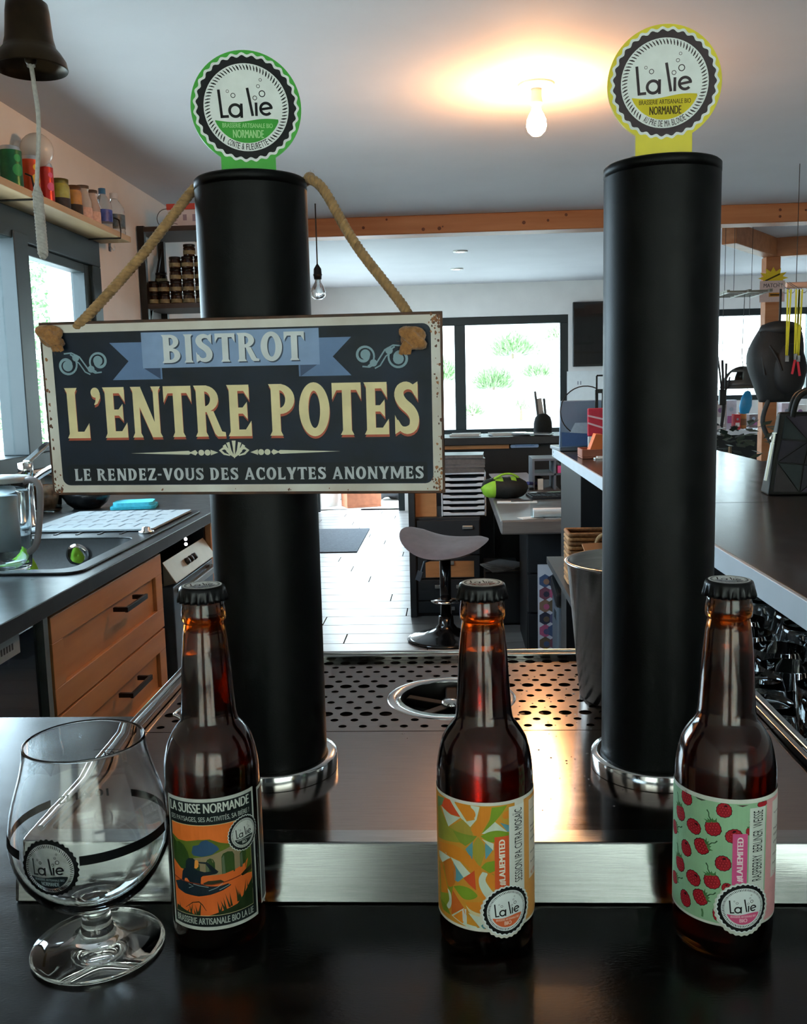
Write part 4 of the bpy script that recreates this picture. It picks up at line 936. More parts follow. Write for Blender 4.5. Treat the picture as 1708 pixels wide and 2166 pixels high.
# ------------------------------------------------------------------ outside
grm = M('pale_gravel', '#c9c8c0', .9, noise=(3, .15), bump=(60, .4))
struct(B().box(-9, 12, BY+.25, 14.0, FL-.12, FL-.02).obj('terrace', M('terrace_slabs', '#bdbab3', .8, noise=(6, .1))))
sl = B(); n = 26
for j in range(n+1):
    for i in range(n+1):
        x = -10+24*i/n; y = 13.6+12*j/n; sl.v.append(Vector((x, y, FL-.1+(y-13.6)*.62+.16*math.sin(x*1.7+y)+.10*math.sin(x*.6-y*2.3))))
for j in range(n):
    for i in range(n): sl.f.append([j*(n+1)+i, j*(n+1)+i+1, (j+1)*(n+1)+i+1, (j+1)*(n+1)+i]); sl.m.append(0); sl.sm.append(True)
struct(sl.obj('hillside', grm))
leafm = [M('leaf_%d' % i, c, .6, noise=(20, .3)) for i, c in enumerate(('#7d9666', '#6c8856', '#94a67c'))]
def bush(label, c, rx, rz, n, mi, blade=.11, group='shrubs on the pale slope behind the window', name='shrub', up=.5):
    b = B()
    for i in range(n):
        a = random.uniform(0, 2*PI); e = math.asin(random.uniform(0, 1)); d = Vector((math.cos(a)*math.cos(e)*rx, math.sin(a)*math.cos(e)*rx*.7, math.sin(e)*rz)); p = d*random.uniform(.35, 1)
        t = (d.normalized()+Vector((random.gauss(0, .3), random.gauss(0, .3), up))).normalized()*blade*random.uniform(.5, 1.2); s = Vector((random.gauss(0, 1), random.gauss(0, 1), 0)).normalized()*blade*.13
        b.add([p-s, p+s, p+t*.6+s*.6, p+t], [(0,1,2,3)])
    th = thing(name, label, 'shrub', c, 0, group); b.obj('foliage', leafm[mi], th)
    B().tube([(0,0,-.15),(0,0,rz*.6)], [.03, .01], 6).obj('stem', M('twig', '#6a5a44', .8, noise=(20, .2)), th)
def hill(px, py):
    lo, hi = 13.7, 25.0
    for _ in range(40):
        m_ = (lo+hi)/2; p = ay(px, py, m_)
        if p.z > FL-.1+(m_-13.6)*.62: lo = m_
        else: hi = m_
    return ay(px, py, lo)
random.seed(12)
for (px, py, rx, rz, n_, mi, lb) in ((1085, 752, .50, .42, 900, 0, 'large round green shrub near the top of the back window'), (1045, 822, .38, .34, 700, 1, 'mid green shrub at the left of the back window slope'), (1140, 798, .30, .24, 500, 0, 'small light shrub at the right of the back window slope'),
      (1185, 722, .34, .34, 500, 2, 'pale feathery shrub in the upper right window corner'), (938, 806, .30, .40, 600, 0, 'green shrub seen in the narrow left window pane'), (1103, 868, .14, .14, 160, 2, 'tiny pale tuft low on the window slope'), (1000, 880, .22, .22, 250, 2, 'pale tuft beside the window mullion')):
    p = hill(px, py); bush(lb, p, rx, rz, int(n_*1.8), mi)
# hedge outside the kitchen window
random.seed(31); hb = B()
hc = ax(58, 760, -4.2)
for i in range(3000):
    p = Vector((random.gauss(0, .16), random.uniform(-.30, .30), random.uniform(0, 2.7)-0)); s = Vector((random.gauss(0,1), random.gauss(0,1), random.gauss(0,1))).normalized()*.045; t = Vector((random.gauss(0,1), random.gauss(0,1), random.gauss(0,1))).normalized()*.06
    hb.add([p-s*.5, p+t*.5+s*.2, p+s*.5, p-t*.5], [(0,1,2,3)])
hg = thing('garden_hedge', 'tall leafy green hedge seen through the kitchen window', 'hedge', (-4.2, hc.y, FL-.02)); hb.obj('foliage', M('hedge_leaf', '#5f8a4e', .6, noise=(20,.3)), hg); B().tube([(0,0,0),(0,0,2.3)], [.05,.02], 7).obj('trunk', M('twig', '#6a5a44', .8), hg)
struct(B().box(-9, LX-.25, -3, 30, FL-.15, FL-.05).obj('ground_left', grm))
struct(B().box(-9, 12, -9, FY-.25, FL-.15, FL-.05).obj('ground_front', grm))
# outside fence of pale slats behind the shop window
fn = thing('slat_fence', 'pale horizontal slat fence outside the shop window', 'fence', (ay(1575, 800, 12.6).x, 12.6, FL-.02))
fm = M('fence_slat', '#b7b3a8', .7, noise=(12, .15), stretch=(1, 10, 10)); zt = ay(1575, 706, 12.6).z-FL; st = B().box(-.75, .62, -.012, .012, 0, .105).mesh('slat'); st.materials.append(fm)
for i in range(13):
    o = bpy.data.objects.new('slat', st); COL.objects.link(o); o.parent = fn; o.location = (0, 0, zt-.105-i*.165)
for x in (-.70, .55): B().box(x, x+.07, .014, .08, 0, zt).obj('post', fm, fn)
# planters by the door
pw = az(722, 1108, FL); P0 = az(690, 1097, FL)
pt_ = thing('planter_pot', 'tall white plastic pot with leaves, outside the open door', 'plant pot', (ay(690, 1080, 10.98).x, 10.98, FL-.019))
B().lathe([(.0,0),(.16,0),(.215,.44),(.23,.44),(.23,.48),(.205,.48),(.20,.43),(.0,.42)], 32, caps=False).obj('pot', M('white_pot', '#e4e4e2', .5, noise=(10, .05)), pt_)
b = B(); random.seed(6)
for i in range(60):
    a = random.uniform(0, 2*PI); l = random.uniform(.25, .5); p = Vector((random.gauss(0,.06), random.gauss(0,.06), .42)); d = Vector((math.cos(a)*.4, math.sin(a)*.4, 1)).normalized()*l; s = Vector((-math.sin(a), math.cos(a), 0))*.018
    b.add([p-s*.4, p+d*.5-s, p+d+Vector((math.cos(a), math.sin(a), -.2))*.08, p+d*.5+s], [(0,1,2,3)])
b.obj('leaves', leafm[2], pt_)
P1 = az(765, 1083, FL); wb = thing('planter_box', 'terracotta brown box planter with white flowers outside the door', 'planter', (ay(765, 1080, 10.85).x, 10.85, FL-.019), .35)
b = B(); b.box(-.28,.28,-.2,.2,0,.03)
for q in ((-.28,.28,-.2,-.175), (-.28,.28,.175,.2), (-.28,-.255,-.175,.175), (.255,.28,-.175,.175)): b.box(*q, .03, .27)
b.obj('box', M('terracotta_wood', '#a8684a', .7, noise=(14, .15)), wb, bevel=.004); B().box(-.255,.255,-.175,.175,.03,.22).obj('soil', M('soil', '#3c2f26', .95, noise=(60,.4)), wb)
for k in range(7):
    b = B(); x, y = random.uniform(-.2,.2), random.uniform(-.12,.12)
    for j in range(6): a = j*PI/3; b.add([(0,0,.09),(.05*math.cos(a-.4),.05*math.sin(a-.4),.11),(.075*math.cos(a),.075*math.sin(a),.10),(.05*math.cos(a+.4),.05*math.sin(a+.4),.11)], [(0,1,2,3)])
    b.tube([(0,0,0),(0,0,.09)], .006, 5); b.obj('flower', M('white_petal', '#e9e7e0', .6, noise=(20,.05)), wb, (x, y, .22))
wb.scale = (.72, .72, .8)
P2 = az(830, 1078, FL); sb = thing('soil_sack', 'crumpled dark plastic sack lying outside behind the door', 'sack', (ay(835, 1070, 11.5).x+.15, 11.5, FL-.019))
b = B(); b.sphere((0,0,.17), 1.0, 30, 16, sz=(.42,.25,.19)); random.seed(9)
for i, p in enumerate(b.v): b.v[i] = Vector((p.x+.03*math.sin(p.z*40+p.x*9), p.y+.02*math.sin(p.x*25), max(0, p.z+.025*math.sin(p.x*22+p.y*15)+.015*math.sin(p.x*50))))
b.obj('sack_body', M('dark_sack', '#3a3f45', .4, noise=(9,.4)), sb)
P3 = az(716, 1090, FL); st_ = thing('stone_block', 'grey stone block beside the white pot outside', 'stone', (ay(716, 1080, 11.55).x, 11.55, FL-.019))
B().obox((0,0,.16), (.30,.22,.32), (0,.08,.2)).obj('block', M('grey_stone', '#7f7d79', .9, noise=(14,.3), bump=(40,.6)), st_, bevel=.02)

# ------------------------------------------------------------------ lamps
bp = az(1135, 178, CE)
lt = thing('ceiling_lamp', 'lit bare bulb in a white ceiling holder, glowing warm', 'lamp', (bp.x, bp.y, CE))
B().lathe([(.0,-.0165),(.020,-.0165),(.060,-.008),(.066,0),(.0,0)], 32).obj('ceiling_rose', M('white_enamel', '#e3dfd8', .4, noise=(10,.03)), lt)
hb = B(); hb.lathe([(.0,-.070),(.021,-.070),(.023,-.064),(.020,-.05),(.018,-.015),(.0,-.015)], 24); hb.obj('lamp_holder', M('white_enamel', '#e3dfd8', .4), lt)
B().lathe([(.0001,-.178),(.016,-.175),(.031,-.160),(.036,-.143),(.034,-.122),(.026,-.104),(.017,-.088),(.015,-.072),(.0001,-.070)], 28, caps=False).obj('bulb', M('lit_bulb', '#ffffff', .3, emit=((1.0, .48, .19), 190.0)), lt)
pb = ay(670, 516, 5.6); pe = ay(671, 634, 5.6)
pd = thing('pendant_lamp', 'unlit clear bulb on a black cord hanging beside the left column', 'pendant lamp', (pb.x, 5.6, CE))
zc = pe.z-CE; bk_ = M('black_bakelite', '#131415', .4, noise=(30,.1))
B().tube([(0,0,0),(0,0,zc+.20)], .004, 7).obj('cord', bk_, pd); B().lathe([(.0,zc+.21),(.006,zc+.20),(.022,zc+.175),(.024,zc+.145),(.027,zc+.143),(.024,zc+.135),(.022,zc+.115),(.0,zc+.115)], 18).obj('holder', bk_, pd)
B().lathe([(.016,zc+.115),(.018,zc+.10),(.034,zc+.072),(.044,zc+.045),(.040,zc+.018),(.022,zc+.003),(.0001,zc)], 22, caps=False).obj('bulb', clear, pd)
spm = M('spot_glow', '#ffffff', .3, emit=((1.0, .97, .92), 9.0))
for px, py, w in ((974, 534, 'nearer'), (967, 571, 'farther')):
    p = az(px, py, CE-.012); s = thing('ceiling_spot', '%s of the two small lit spots in the ceiling behind the beam' % w, 'ceiling spot', (p.x, p.y, CE))
    B().lathe([(.035,-.012),(.058,-.009),(.060,0),(.035,0)], 20, caps=False).obj('bezel', M('white_enamel', '#e3dfd8', .4), s); B().lathe([(.0001,-.006),(.035,-.006)], 20, caps=False).obj('lens', spm, s)
# ------------------------------------------------------------------ kitchen side
WZ = -.10; WX = -.888
wt = M('slate_worktop', '#2c3134', .30, noise=(14, .2), bump=(200, .08), rnoise=(20, .06))
kt = thing('kitchen_worktop', 'long dark slate kitchen worktop under the left window', 'worktop', (0, 0, WZ))
SX0, SX1, SY0, SY1 = -1.42, -.955, 2.30, 2.84                # basin opening
B().prism([(LX+.001, .98), (WX, .98), (WX, 4.2), (LX+.001, 4.2)], -.038, 0, [rrect(SX0, SY0, SX1, SY1, .06, 5)]).obj('slab', wt, kt, bevel=.002)
B().box(LX+.001, LX+.015, .98, 4.2, 0, .10).obj('splashback', wt, kt)
dkc = M('carcass', '#4a2f20', .6, noise=(10, .2)); oak = wood('oak_front', '#d0925c', '#ba7c46', .42, 2.6, (8, .8, 8)); hnd = M('dark_handle', '#2b2724', .4, .6, noise=(40, .1))
cy0 = ax(104, 1300, -.905).y; cy1 = ax(341, 1180, -.905).y
dc = thing('drawer_cabinet', 'oak kitchen cabinet with three panelled drawers and dark handles', 'cabinet', (0, 0, FL))
B().box(LX+.02, -.925, cy0, cy1, .08, .70).box(-.94, -.925, cy0, cy1, .70, .859).box(LX+.02, -.94, cy0, cy0+.018, .70, .859).obj('body', dkc, dc); B().box(LX+.05, -.96, cy0, cy1, 0, .08).obj('plinth', M('plinth', '#1b1b1b', .6), dc)
zs = [.852, .615, .375, .09]
for k in range(3):
    z1_, z0_ = zs[k]-.004, zs[k+1]+.002; b = B(); t_ = .062; ya, yb = cy0+.004, cy1-.004
    b.box(-.925, -.905, ya, yb, z1_-t_, z1_); b.box(-.925, -.905, ya, yb, z0_, z0_+t_); b.box(-.925, -.905, ya, ya+t_, z0_+t_, z1_-t_); b.box(-.925, -.905, yb-t_, yb, z0_+t_, z1_-t_); b.box(-.925, -.916, ya+t_, yb-t_, z0_+t_, z1_-t_)
    d = b.obj('drawer', oak, dc, bevel=.0015); ym = (ya+yb)/2+.06; zh = z1_-.075
    hb = B(); hb.box(-.872, -.864, ym-.085, ym+.085, zh-.007, zh+.007); hb.box(-.905, -.872, ym-.083, ym-.071, zh-.006, zh+.006); hb.box(-.905, -.872, ym+.071, ym+.083, zh-.006, zh+.006)
    hb.obj('handle', hnd, d, bevel=.001)
fr = thing('bottle_fridge', 'dark glass-door fridge under the worktop with a paper sticker', 'fridge', (0, 0, FL))
fd = M('dark_glass_door', '#10202c', .12, noise=(4, .3), coat=.5); B().box(LX+.02, -.935, .99, cy0-.045, .04, .859).obj('body', M('fridge_body', '#15191c', .4, noise=(20,.1)), fr)
B().box(-.935, -.912, 1.0, cy0-.055, .06, .85).obj('door', fd, fr, bevel=.003); B().box(-.935, -.900, cy0-.045, cy0-.022, 0, .859).obj('steel_trim', M('trim_steel', '#8f9492', .35, .8, noise=(30,.1)), fr)
sa = ax(2, 1400, -.911); sb_ = ax(34, 1378, -.911); A = Art(); A.rect(0, 0, sb_.y-sa.y+.03, .042, '#9aa4a8', 1); [A.rect(.012+.012*i, .014, .020+.012*i, .028, '#3c4448', 2) for i in range(int((sb_.y-sa.y)/.012))]
A.build('paper_sticker', fr, lambda u, v, w: (-.9115+w, sa.y+u-.01, sa.z-FL-.005+v), ink)
# dishwasher with its door ajar
dw0, dw1 = cy1+.03, cy1+.62
dw = thing('dishwasher', 'dishwasher beside the oak drawers, with a slanted beige control panel', 'dishwasher', (0, 0, FL))
b = B(); b.box(LX+.02, -.93, dw0, dw0+.012, .05, .859); b.box(LX+.02, -.93, dw1-.012, dw1, .05, .859); b.box(LX+.02, -.93, dw0+.012, dw1-.012, .845, .859); b.box(LX+.02, -1.35, dw0+.012, dw1-.012, .05, .845); b.box(LX+.02, -.93, dw0, dw1, .0, .05)
b.obj('tub', M('black_tub', '#0e0f10', .4, noise=(10,.2)), dw)
pA = ax(343, 1190, -.935); pB = ay(374, 1234, pA.y); dw_a = pA.y; zA, zB, xB = pA.z-FL, pB.z-FL, pB.x
sl_ = B(); sl_.add([(-.935, dw_a, zA), (xB, dw_a, zB), (-.935, dw_a, zB-.01), (-.935, dw1-.006, zA), (xB, dw1-.006, zB), (-.935, dw1-.006, zB-.01)], [(0,2,1), (3,4,5), (0,1,4,3), (1,2,5,4), (2,0,3,5)])
pnl = sl_.obj('control_panel', M('beige_panel', '#a59c8c', .4, .4, noise=(10,.08)), dw, bevel=.002)
nv = Vector((zA-zB, 0, xB+.935)).normalized(); kb_ = M('panel_knob', '#2e2f31', .4, .3)
for i in range(3):
    c = Vector(((-.935+xB)/2, dw_a+.20+i*.045, (zA+zB)/2)); b = B(); b.lathe([(.0,.0),(.013,0),(.011,.012),(.0,.013)], 14); b.xf(Matrix.Translation(c) @ Vector((0,0,1)).rotation_difference(nv).to_matrix().to_4x4()); b.obj('knob', kb_, pnl)
B().box(-.955, xB-.012, dw_a, dw1-.006, .06, zB-.012).obj('door', M('film_door', '#6f7b86', .3, .5, noise=(5,.25)), dw, bevel=.003)
hb = B(); hb.box(xB+.004, xB+.022, dw_a+.0, dw1-.02, zB-.045, zB-.022); hb.box(xB-.012, xB+.005, dw_a+.04, dw_a+.06, zB-.042, zB-.026); hb.box(xB-.012, xB+.005, dw1-.06, dw1-.04, zB-.042, zB-.026); hb.obj('door_handle', M('satin_steel', '#b5b3ae', .28, .9, noise=(30,.06)), dw, bevel=.003)
for i in range(2): B().sphere((-.94, dw_a+.30, zA+.028-.018*i), .006, 10, 6).obj('indicator_light', M('indicator', '#ffffff', .3, emit=((.9,.97,1.0), 3.0)), dw)
end = thing('end_cabinet', 'oak cabinet closing the far end of the kitchen row', 'cabinet', (0, 0, FL)); B().box(LX+.02, -.93, dw1+.004, 4.18, .0, .859).obj('body', dkc, end); B().box(-.93, -.908, dw1+.006, 4.18, .09, .85).obj('door', oak, end, bevel=.002)
# sink
sink = thing('kitchen_sink', 'black composite sink with a ribbed drainboard set in the worktop', 'sink', (0, 0, WZ))
bs_ = M('black_composite', '#1b1f22', .38, noise=(120, .25), bump=(400,.1)); b = B()
rim = rrect(SX0-.035, SY0-.035, SX1+.028, 3.46, .05, 5); b.prism(rim, .0005, .007, [rrect(SX0+.012, SY0+.012, SX1-.012, SY1-.012, .055, 6)]); b.obj('rim', bs_, sink, bevel=.002)
b = B(); o1 = rrect(SX0+.012, SY0+.012, SX1-.012, SY1-.012, .055, 6); o2 = rrect(SX0+.04, SY0+.04, SX1-.04, SY1-.04, .05, 6); n = len(o1)
b.add([(x,y,.002) for x,y in o1]+[(x,y,-.17) for x,y in o2], [(i,(i+1)%n,n+(i+1)%n,n+i) for i in range(n)]+[tuple(range(n,2*n))], 0, True); b.obj('basin', bs_, sink)
B().lathe([(.0,-.165),(.028,-.165),(.044,-.168),(.046,-.1695)], 24, caps=False, c=((SX0+SX1)/2+.05,2.62,0)).lathe([(.0,-.150),(.012,-.152),(.013,-.165)], 14, caps=False, c=((SX0+SX1)/2+.05,2.62,0)).obj('drain', chrome, sink)
B().lathe([(.0,0),(.036,0),(.036,.0025),(.024,.006),(.0,.004)], 24).obj('overflow_rosette', chrome, sink, (SX0+.27, SY1-.024, -.045), (PI/2+.1,0,0))
for i in range(6): B().box(SX0+.03+i*.07, SX0+.038+i*.07, 2.88, 3.42, .007, .0095).obj('drain_rib', bs_, sink)
B().lathe([(.0,.007),(.024,.007),(.024,.014),(.014,.016),(.013,.026),(.0,.028)], 20, c=(SX1-.005,2.90,0)).obj('waste_knob', chrome, sink)
mt = thing('drying_mat', 'white dish-drying mat with grey dashes spread over the drainboard', 'drying mat', (0, 0, WZ+.0097))
mp_ = [az(84,1116,WZ+.01), az(294,1122,WZ+.01), az(368,1083,WZ+.01), az(132,1081,WZ+.01)]
mx0, mx1, my0, my1 = SX0+.05, SX1+.005, 2.93, 3.40
B().prism(rrect(mx0,my0,mx1,my1,.012,3),0,.007).obj('mat_body', M('mat_white', '#8f999d', .9, noise=(60,.06), bump=(200,.4)), mt, bevel=.002)
A = Art()
for j in range(4):
    for i in range(9):
        x = mx0+.04+i*.05+(.02 if j%2 else 0); y = my0+.05+j*.115
        if x < mx1-.03: A.rect(x, y, x+.008, y+.07, '#46525a', 1); A.rect(x, y+.062, x+.028, y+.07, '#46525a', 1.2)
A.build('dash_print', mt, lambda u,v,w: (u,v,.0071+w), ink)
tp = thing('kitchen_tap', 'chrome mixer tap with a long raised lever behind the sink', 'tap', (-1.415, 3.08, WZ+.0075))
b = B(); b.lathe([(.0,0),(.027,0),(.027,.008),(.021,.012),(.021,.175),(.024,.18),(.024,.215),(.0,.22)], 24); b.tube(bez([(.0,0,.14),(.10,0,.20),(.19,0,.19),(.215,0,.165)],6), .012, 12); b.obj('tap_body', chrome, tp)
B().obox((.012,.075,.245),(.026,.19,.010),(math.radians(16),0,0)).obj('lever', chrome, tp, bevel=.004)
jg = thing('water_jug', 'clear plastic water jug with a grey handle on the worktop edge', 'jug', az(8, 1205, WZ)+Vector((.008, 0, .0012)))
clp = M('clear_plastic', '#eef6f8', .04, trans=1.0, ior=1.35)
B().lathe([(.0,.0),(.058,.0),(.062,.004),(.066,.05),(.070,.20),(.073,.232),(.071,.232),(.068,.20),(.064,.05),(.058,.008),(.0,.006)], 40, caps=False).obj('jug_body', clp, jg)
B().tube(bez([(.062,-.01,.225),(.085,-.012,.232),(.104,-.012,.222),(.108,-.012,.19),(.100,-.012,.12),(.088,-.012,.065),(.066,-.008,.045)],6), .0085, 10).obj('handle', M('grey_handle', '#8f8c90', .5, noise=(20,.05)), jg)
B().lathe([(.074,.226),(.076,.236),(.071,.240),(.0,.242)], 32).obj('lid', M('lid_plastic', '#9fa6a8', .35, noise=(20,.05)), jg)
B().lathe([(.0,.05),(.040,.05),(.040,.19),(.0,.19)], 24, caps=True).obj('filter_cartridge', M('filter_white', '#aeb9c0', .5, noise=(20,.08)), jg)
cl = thing('dish_cloth', 'bright green cloth crumpled in the sink basin', 'cloth', (SX0+.19, 2.63, WZ-.17))
b = B(); random.seed(14); n = 12
for j in range(n+1):
    for i in range(n+1): u, v = i/n-.5, j/n-.5; b.v.append(Vector((u*.15, v*.18, .008+.17*max(0, 1-2.2*math.hypot(u,v))+.014*math.sin(9*u+5*v)+.008*math.sin(17*v))))
for j in range(n):
    for i in range(n): b.f.append([j*(n+1)+i,j*(n+1)+i+1,(j+1)*(n+1)+i+1,(j+1)*(n+1)+i]); b.m.append(0); b.sm.append(True)
b.obj('cloth_body', M('green_cloth', '#6fae2a', .85, noise=(80,.15), bump=(300,.4)), cl, solid=.004)
# things at the far end of the worktop
def at_wt(px, py): return az(px, py, WZ)
p = at_wt(98, 1082); o = thing('storage_jar', 'glass storage jar of brown biscuits beside the drying mat', 'jar', (p.x, p.y, WZ+.001)); B().lathe([(.0,0),(.055,0),(.06,.01),(.06,.12),(.05,.14),(.05,.15),(.047,.15),(.056,.115),(.055,.012),(.0,.008)], 28, caps=False).obj('jar_glass', clp, o); B().lathe([(.0,.01),(.052,.01),(.053,.085),(.03,.10),(.0,.095)], 20).obj('biscuits', M('biscuit', '#8a6a50', .9, noise=(60,.5), bump=(60,1.)), o)
p = at_wt(185, 1075); o = thing('serving_bowl', 'black bowl holding a wooden spoon on the worktop', 'bowl', (p.x, p.y, WZ+.001)); B().lathe([(.0,0),(.05,0),(.075,.02),(.11,.075),(.106,.075),(.07,.025),(.0,.012)], 36, caps=False).obj('bowl_body', M('black_glaze', '#16181a', .25, noise=(20,.1)), o)
b = B(); b.tube([(.0,0,.03),(.07,-.02,.085),(.12,-.03,.12)], .006, 8); b.sphere((.0,0,.028), .02, 12, 8, sz=(1.2,.8,.5)); b.obj('wooden_spoon', wood('spoon_wood','#b08a60','#94704a',.6), o)
p = at_wt(285, 1074); o = thing('folded_cloth', 'folded turquoise cloth near the far end of the worktop', 'cloth', (p.x, p.y, WZ+.001), .2)
rbox(.17,.14,0,.012,.02).obj('lower_fold', M('turquoise_cloth','#2f9fb4',.9,noise=(80,.12),bump=(300,.4)), o, bevel=.004); rbox(.15,.12,.012,.026,.02).obj('upper_fold', M('turquoise_cloth2','#49b3c6',.9,noise=(80,.12)), o, bevel=.004)
# ------------------------------------------------------------------ plank shelf over the window
SHX = -1.455; p = ax(277, 501, SHX); shz, shy = p.z, p.y
sh = thing('wall_shelf', 'raw wooden plank shelf over the kitchen window with wire brackets', 'shelf', (0, 0, shz-.026))
shw = wood('pale_plank', '#b89a74', '#9d7f5a', .6, 2.4, (8,.7,8)); B().box(LX, SHX, 1.2, shy, 0, .026).obj('plank', shw, sh, bevel=.002)
for px, py in ((70, 432), (252, 490)):
    q = ax(px, py, SHX).y; B().tube([(LX,q,-.004),(SHX+.006,q,-.004),(SHX+.008,q,.03),(SHX+.002,q,.075),(SHX-.02,q,.085)], .0035, 7).obj('wire_bracket', hnd, sh)
alu = M('can_alu', '#b9bcbe', .3, .9, noise=(30,.05))
def can(name, lab, px0, px1, py0, py1, cols, cat='can', top=None):
    xm = LX+.075; q = ax((px0+px1)/2, py1, xm); t = ax((px0+px1)/2, py0, xm); hh = max(.05, t.z-shz-.004); r = abs(ax(px1,py1,xm).y-ax(px0,py1,xm).y)*.27
    r = min(r, hh*.30); y = q.y
    o = thing(name, lab, cat, (xm, y, shz+.0005)); 
    return o, r, hh
def beercan(lab, px0, px1, py0, py1, c1_, c2__, band):
    o, r, hh = can('drink_can', lab, px0, px1, py0, py1, None)
    B().lathe([(.0,.002),(r*.75,.0),(r*.82,.004),(r,.014),(r,hh-.014),(r*.86,hh-.002),(r*.86,hh),(r*.8,hh),(r*.78,hh-.004),(.0,hh-.004)], 26, caps=False).obj('can_body', alu, o)
    B().lathe([(r+.0003,.015),(r+.0003,hh-.015)], 26, caps=False).obj('sleeve', M('can_'+c1_.strip('#'), c1_, .3, .3, noise=(25,.25), col2=c2__), o)
    A = Art(); A.poly(circ(0, hh*.45, r*.55, 20), band, 1); A.poly(circ(.0, hh*.72, r*.35, 16), band, 1)
    A.build('can_print', o, lambda u,v,w: ((r+.0006+w)*math.cos(u/r-.5), (r+.0006+w)*math.sin(u/r-.5), v), ink, step=.006)
beercan('tall dark green drink can on the shelf', 8, 45, 312, 393, '#1b6a3a', '#0f4a2a', '#3a9a5a'); beercan('orange drink can with yellow label on the shelf', 52, 82, 332, 408, '#c8481e', '#a83a1a', '#e0b03a'); beercan('red drink can with pink and green fruit print on the shelf', 88, 112, 348, 424, '#c42a22', '#a02a20', '#d8648a')
def jarb(lab, px0, px1, py0, py1, lid, fill, low):
    o, r, hh = can('preserve_jar', lab, px0, px1, py0, py1, None, 'jar'); B().lathe([(.0,0),(r*.94,0),(r,.006),(r,hh*.78),(r*.85,hh*.86),(r*.85,hh*.9),(.0,hh*.9)], 24).obj('jar_body', M('jar_'+fill.strip('#'), fill, .15, noise=(30,.25), coat=.6), o); B().lathe([(r*.9,hh*.86),(r*.92,hh),(.0,hh)], 24).obj('lid', M('lid_'+lid.strip('#'), lid, .35, .5, noise=(20,.1)), o); B().lathe([(r+.0004,.004),(r+.0004,hh*.42)], 24, caps=False).obj('paper_label', M('lab_'+low.strip('#'), low, .7, noise=(60,.4)), o)
jarb('olive yellow jar with a dark label on the shelf', 112, 145, 380, 432, '#6f6a34', '#9a9436', '#2c2620'); jarb('smaller amber jar with a dark label on the shelf', 146, 170, 394, 446, '#6a4a2c', '#b07a2c', '#2c2620')
def milk(lab, px0, px1, py0, py1, lidc, body):
    o, r, hh = can('small_bottle', lab, px0, px1, py0, py1, None, 'bottle'); B().lathe([(.0,0),(r*.9,0),(r,.006),(r,hh*.55),(r*.72,hh*.75),(r*.66,hh*.88),(r*.75,hh*.9),(r*.72,hh*.93),(.0,hh*.93)], 24).obj('bottle_body', M('milk_'+body.strip('#'), body, .1, noise=(20,.08), trans=.4), o); B().lathe([(r*.74,hh*.9),(r*.76,hh),(.0,hh)], 20).obj('cap', M('lid_'+lidc.strip('#'), lidc, .4, .4), o)
    B().lathe([(r+.0004,.012),(r+.0004,hh*.40)], 24, caps=False).obj('paper_label', M('lab_'+body.strip('#')+'b', '#c9a090', .6, noise=(60,.2)), o)
milk('small frosted juice bottle with a brown cap on the shelf', 165, 190, 394, 456, '#6a5a4c', '#cfc3b8'); milk('second frosted juice bottle, nearer the water bottles', 185, 208, 404, 468, '#5a4a40', '#d0b8ac')
def water(lab, px0, px1, py0, py1, capc, labc):
    o, r, hh = can('water_bottle', lab, px0, px1, py0, py1, None, 'bottle'); pf = [(.0,.004),(r*.8,.0),(r,.008)]
    for i in range(5): z = hh*(.1+.09*i); pf += [(r,z),(r*.95,z+hh*.045)]
    pf += [(r,hh*.58),(r*.9,hh*.68),(r*.5,hh*.82),(r*.36,hh*.86),(r*.36,hh*.93),(.0,hh*.93)]
    B().lathe(pf, 24).obj('bottle_body', M('pet_plastic', '#e6eef2', .08, trans=.85, ior=1.25), o); B().lathe([(r*.40,hh*.87),(r*.40,hh),(.0,hh)], 16).obj('cap', M('wcap_'+capc.strip('#'), capc, .4), o); B().lathe([(r+.0006,hh*.22),(r+.0006,hh*.50)], 24, caps=False).obj('paper_label', M('wlab_'+labc.strip('#'), labc, .4, noise=(50,.4)), o)
water('clear water bottle with blue cap and blue label on the shelf', 208, 232, 400, 474, '#3a6f9a', '#3a4a9a'); water('clear water bottle with dark grey label at the shelf end', 231, 257, 410, 476, '#c9ccd0', '#45525a')
q = ax(53, 318, LX+.03); o = thing('globe_lamp', 'unlit white globe wall lamp behind the cans on the shelf', 'wall lamp', (LX, q.y, q.z)); B().sphere((.075,0,0), .06, 24, 14).obj('globe', M('opal_glass', '#c9c2ba', .25, noise=(8,.03)), o); b = B(); b.lathe([(.0,0),(.035,0),(.035,.01),(.012,.014),(.012,.03),(.0,.03)], 20); b.xf(Matrix.Rotation(PI/2,4,'Y')); b.obj('wall_mount', M('white_enamel','#e3dfd8',.4), o)
q = ax(232, 518, LX+.002); o = thing('wall_hook', 'small clear hook on the wall below the shelf end', 'hook', (LX, q.y, q.z)); B().box(0,.004,-.012,.012,-.03,.03).tube(bez([(.004,0,-.01),(.02,0,-.025),(.026,0,-.015),(.022,0,0)],4), .003, 6).obj('hook_body', clp, o)
